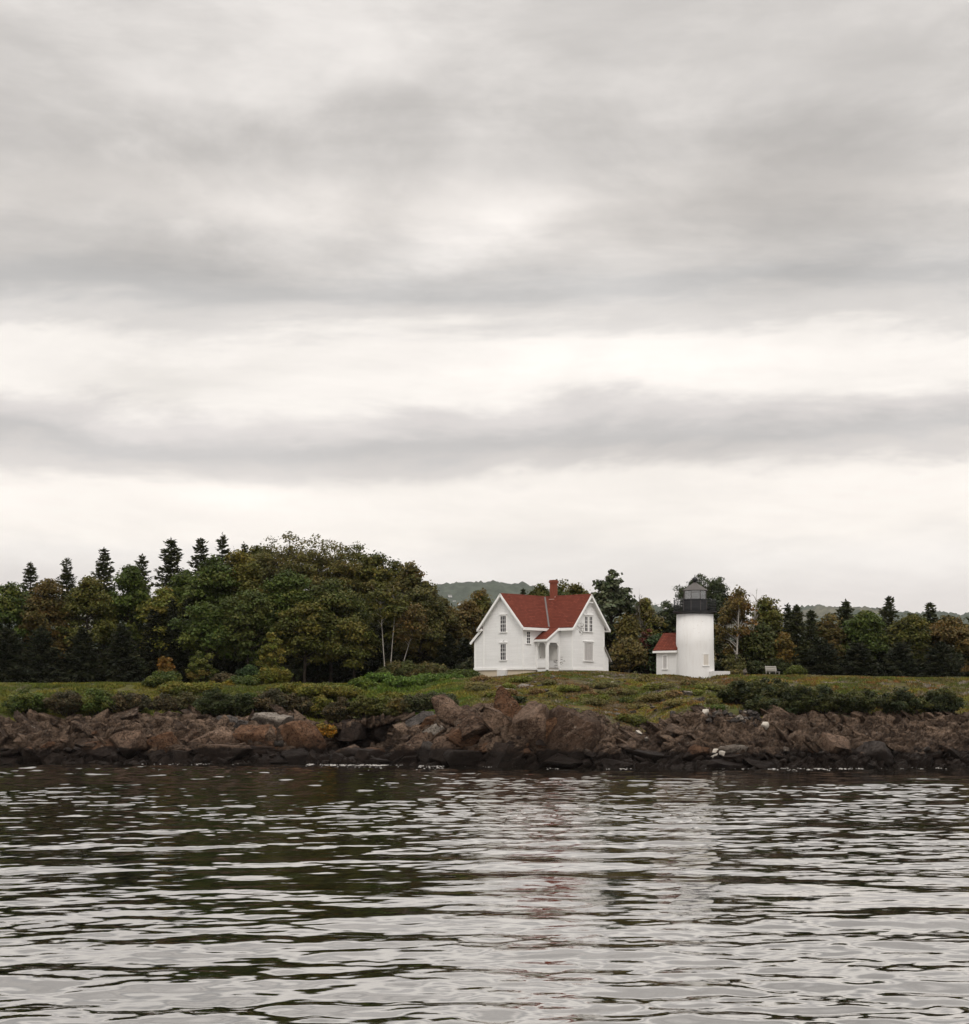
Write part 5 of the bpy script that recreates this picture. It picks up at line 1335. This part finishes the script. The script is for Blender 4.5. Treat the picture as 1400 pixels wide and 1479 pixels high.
# ------------------------------------------------------------------ foam along the foot of the rocks
def build_foam():
    r = np.random.default_rng(17); V, Fq = [], []
    spans = [(226, 340, .6), (440, 565, 1.0), (545, 645, 1.2), (770, 800, .7), (865, 900, .5), (1085, 1170, 1.0), (1000, 1085, .3), (640, 780, .15), (120, 226, .4), (1170, 1330, .5)]
    for a, b, w in spans:
        for _ in range(int((b - a) * 3 * w)):
            px = r.uniform(a, b)
            if vnoise([[px * .09, 3, 0]], 5)[0] + .5 * vnoise([[px * .4, 7, 0]], 6)[0] < r.uniform(-.35, .5): continue
            x = X(px, 140); _, df, *_r = columns(np.array([x])); y = float(df[0]) - abs(r.normal()) * 2.6 * w + .4
            n = 7; rad = r.uniform(.015, .06) * r.uniform(.6, 1.6); b0 = len(V); zz = .015 + r.uniform(0, .02)
            for k in range(n):
                t = 6.283 * k / n; q = rad * r.uniform(.5, 1.2); V.append((x + math.cos(t) * q * 1.8, y + math.sin(t) * q, zz - .02))
            V.append((x, y, zz + rad * .12))
            for k in range(n): Fq.append((b0 + k, b0 + (k + 1) % n, b0 + n))
    me = np_mesh('foam', np.array(V), np.array(Fq)); m = mat_plain('sea_foam', (.34, .32, .30), .6, .2, 5)
    tag(link_mesh('foam', me, m, None, True), 'thin white foam washing along the foot of the rocks', 'foam', kind='stuff')
build_foam()

# ------------------------------------------------------------------ sky: overcast in long bands, world shader by direction
SUN_EL, SUN_AZ = math.radians(46), math.radians(8)     # behind the viewer, to the right
def build_world():
    w = bpy.data.worlds.new('World'); SC.world = w; w.use_nodes = True
    nt = w.node_tree; nt.nodes.clear(); g = N(nt)
    sky = g.n('ShaderNodeTexSky', sky_type='NISHITA'); sky.sun_disc = False; sky.sun_elevation = SUN_EL; sky.sun_rotation = math.pi - SUN_AZ
    vec = g.n('ShaderNodeTexCoord').outputs['Generated']
    sep = g.n('ShaderNodeSeparateXYZ'); g.put(sep.inputs[0], vec)
    hor = g.math('SQRT', g.math('ADD', g.math('MULTIPLY', sep.outputs[0], sep.outputs[0]), g.math('MULTIPLY', sep.outputs[1], sep.outputs[1])))
    el = g.math('DIVIDE', sep.outputs[2], g.math('MAXIMUM', hor, .05))          # tan of elevation
    az = g.math('ARCTAN2', sep.outputs[0], sep.outputs[1])
    cmb = g.n('ShaderNodeCombineXYZ'); g.put(cmb.inputs[0], az); g.put(cmb.inputs[1], el); v2 = cmb.outputs[0]
    n1 = g.noise(g.mapping(v2, (3.0, 10.0, 1), (0, 0, .04), (.3, .2, 0)), 1.0, 8, .58, .5)
    n2 = g.noise(g.mapping(v2, (6.0, 24.0, 1), (0, 0, .06), (1.3, 4.2, 0)), 1.0, 9, .62, .25)
    n3 = g.noise(g.mapping(v2, (5.0, 9.0, 1), (0, 0, .5), (7.7, 2.4, 0)), 1.0, 8, .60, .35)
    warp = g.math('ADD', g.math('MULTIPLY', g.math('SUBTRACT', n1, .5), .095), g.math('MULTIPLY', g.math('SUBTRACT', n2, .5), .055))
    e2 = g.math('ADD', el, g.math('MULTIPLY', warp, g.maprange(el, .03, .2, .35, 1.0)))
    def e(py): return (HY - py) / F / .6
    def lin(c): c /= 255; return c / 12.92 if c < .04045 else ((c + .055) / 1.055) ** 2.4
    def cc(a, b, c): return (lin(a), lin(b) * .982, lin(c) * .968)
    stops = [(0, cc(210, 208, 206)), (e(868), cc(226, 221, 218)), (e(815), cc(240, 236, 232)), (e(770), cc(249, 244, 238)), (e(705), cc(251, 246, 240)), (e(676), cc(218, 214, 211)), (e(650), cc(202, 200, 199)), (e(610), cc(222, 218, 216)),
             (e(565), cc(250, 246, 241)), (e(505), cc(251, 247, 242)), (e(468), cc(222, 219, 216)), (e(425), cc(199, 198, 197)), (e(370), cc(212, 209, 206)), (e(300), cc(226, 222, 218)), (e(220), cc(207, 204, 201)), (e(120), cc(216, 213, 210)), (.80, cc(234, 231, 228)), (1.0, cc(245, 243, 240))]
    base = g.ramp(g.math('DIVIDE', e2, .6), stops, 'EASE')
    # broken texture of the upper deck
    k3 = g.maprange(n3, .34, .68, .86, 1.16)
    k3 = g.math('ADD', 1.0, g.math('MULTIPLY', g.math('SUBTRACT', k3, 1.0), g.maprange(el, .16, .28, .18, 1.0)))
    k2 = g.maprange(n2, .3, .7, .945, 1.055)
    # a few large cloud masses and thin spots in the deck, each with its own place in the sky
    wv = g.n('ShaderNodeCombineXYZ'); g.put(wv.inputs[0], g.math('ADD', az, g.math('MULTIPLY', g.math('SUBTRACT', n1, .5), .10))); g.put(wv.inputs[1], g.math('ADD', el, g.math('MULTIPLY', g.math('SUBTRACT', n3, .5), .06)))
    for (bx, by, rx, ry, rot, amp) in ((1060, 270, 320, 130, -.1, -.24), (1090, 415, 190, 50, 0, -.12), (320, 400, 240, 55, 0, -.13), (690, 330, 230, 60, .45, .15), (620, 375, 100, 34, .2, .09), (860, 520, 330, 45, 0, .06), (370, 705, 150, 34, 0, .06), (300, 235, 220, 80, .2, -.07), (960, 655, 280, 30, 0, -.07), (270, 560, 170, 50, 0, -.12), (1140, 610, 150, 45, 0, -.09), (560, 190, 260, 60, 0, -.05)):
        mp = g.n('ShaderNodeMapping', vector_type='TEXTURE'); g.put(mp.inputs[0], wv.outputs[0])
        mp.inputs['Location'].default_value = ((bx - CX) / F, (HY - by) / F, 0); mp.inputs['Rotation'].default_value = (0, 0, rot); mp.inputs['Scale'].default_value = (rx / F, ry / F, 1)
        ln = g.n('ShaderNodeVectorMath', operation='LENGTH'); g.put(ln.inputs[0], mp.outputs[0])
        k2 = g.math('ADD', k2, g.maprange(ln.outputs['Value'], 0, 1.25, amp, 0.0))
    zen = g.maprange(el, .45, 1.5, 1.0, 2.45)
    mul = g.math('MULTIPLY', g.math('MULTIPLY', k3, k2), zen)
    vm = g.n('ShaderNodeVectorMath', operation='SCALE'); g.put(vm.inputs[0], base); g.put(vm.inputs['Scale'], g.math('MULTIPLY', mul, 10.5))
    mx = g.mix(.98, sky.outputs[0], vm.outputs[0])
    bg = g.n('ShaderNodeBackground'); g.put(bg.inputs[0], mx); bg.inputs[1].default_value = .1
    o = g.n('ShaderNodeOutputWorld'); nt.links.new(bg.outputs[0], o.inputs[0])
    w.cycles.sampling_method = 'MANUAL'; w.cycles.sample_map_resolution = 512
build_world()
ld = bpy.data.lights.new('sun', 'SUN'); ld.energy = 1.2; ld.angle = math.radians(18); ld.color = (1, .95, .88)
lo = bpy.data.objects.new('sun', ld); COL.objects.link(lo)
lo.rotation_euler = (math.pi / 2 - SUN_EL, 0, SUN_AZ)

# ------------------------------------------------------------------ air between the viewer and the far hills
def build_haze():
    b = MB(); b.box(-5200, 5200, -80, 6600, -4, 460)
    m, nt, _, _ = new_mat('haze_air'); v = nt.nodes.new('ShaderNodeVolumePrincipled'); v.inputs['Color'].default_value = (.90, .93, .97, 1); v.inputs['Density'].default_value = 2.6e-5; v.inputs['Anisotropy'].default_value = 0.0
    o = nt.nodes.new('ShaderNodeOutputMaterial'); nt.links.new(v.outputs[0], o.inputs['Volume'])
    m.cycles.homogeneous_volume = True
    tag(b.build('haze', m), 'thin pale haze over the bay, fading the far hills', 'haze', kind='stuff')
build_haze()

# ------------------------------------------------------------------ camera and view
cd = bpy.data.cameras.new('camera'); cam = bpy.data.objects.new('camera', cd); COL.objects.link(cam)
cam.location = (0, 0, H); cam.rotation_euler = (math.pi / 2, 0, 0)
cd.sensor_fit = 'HORIZONTAL'; cd.sensor_width = 36; cd.lens = 36 * F / 1400; cd.shift_y = (HY - 739.5) / 1400
cd.clip_start = .5; cd.clip_end = 9000
SC.camera = cam
SC.view_settings.view_transform = 'Standard'; SC.view_settings.look = 'None'; SC.view_settings.gamma = 1; SC.view_settings.exposure = 0
SC.view_settings.use_curve_mapping = False
SC.render.film_transparent = False
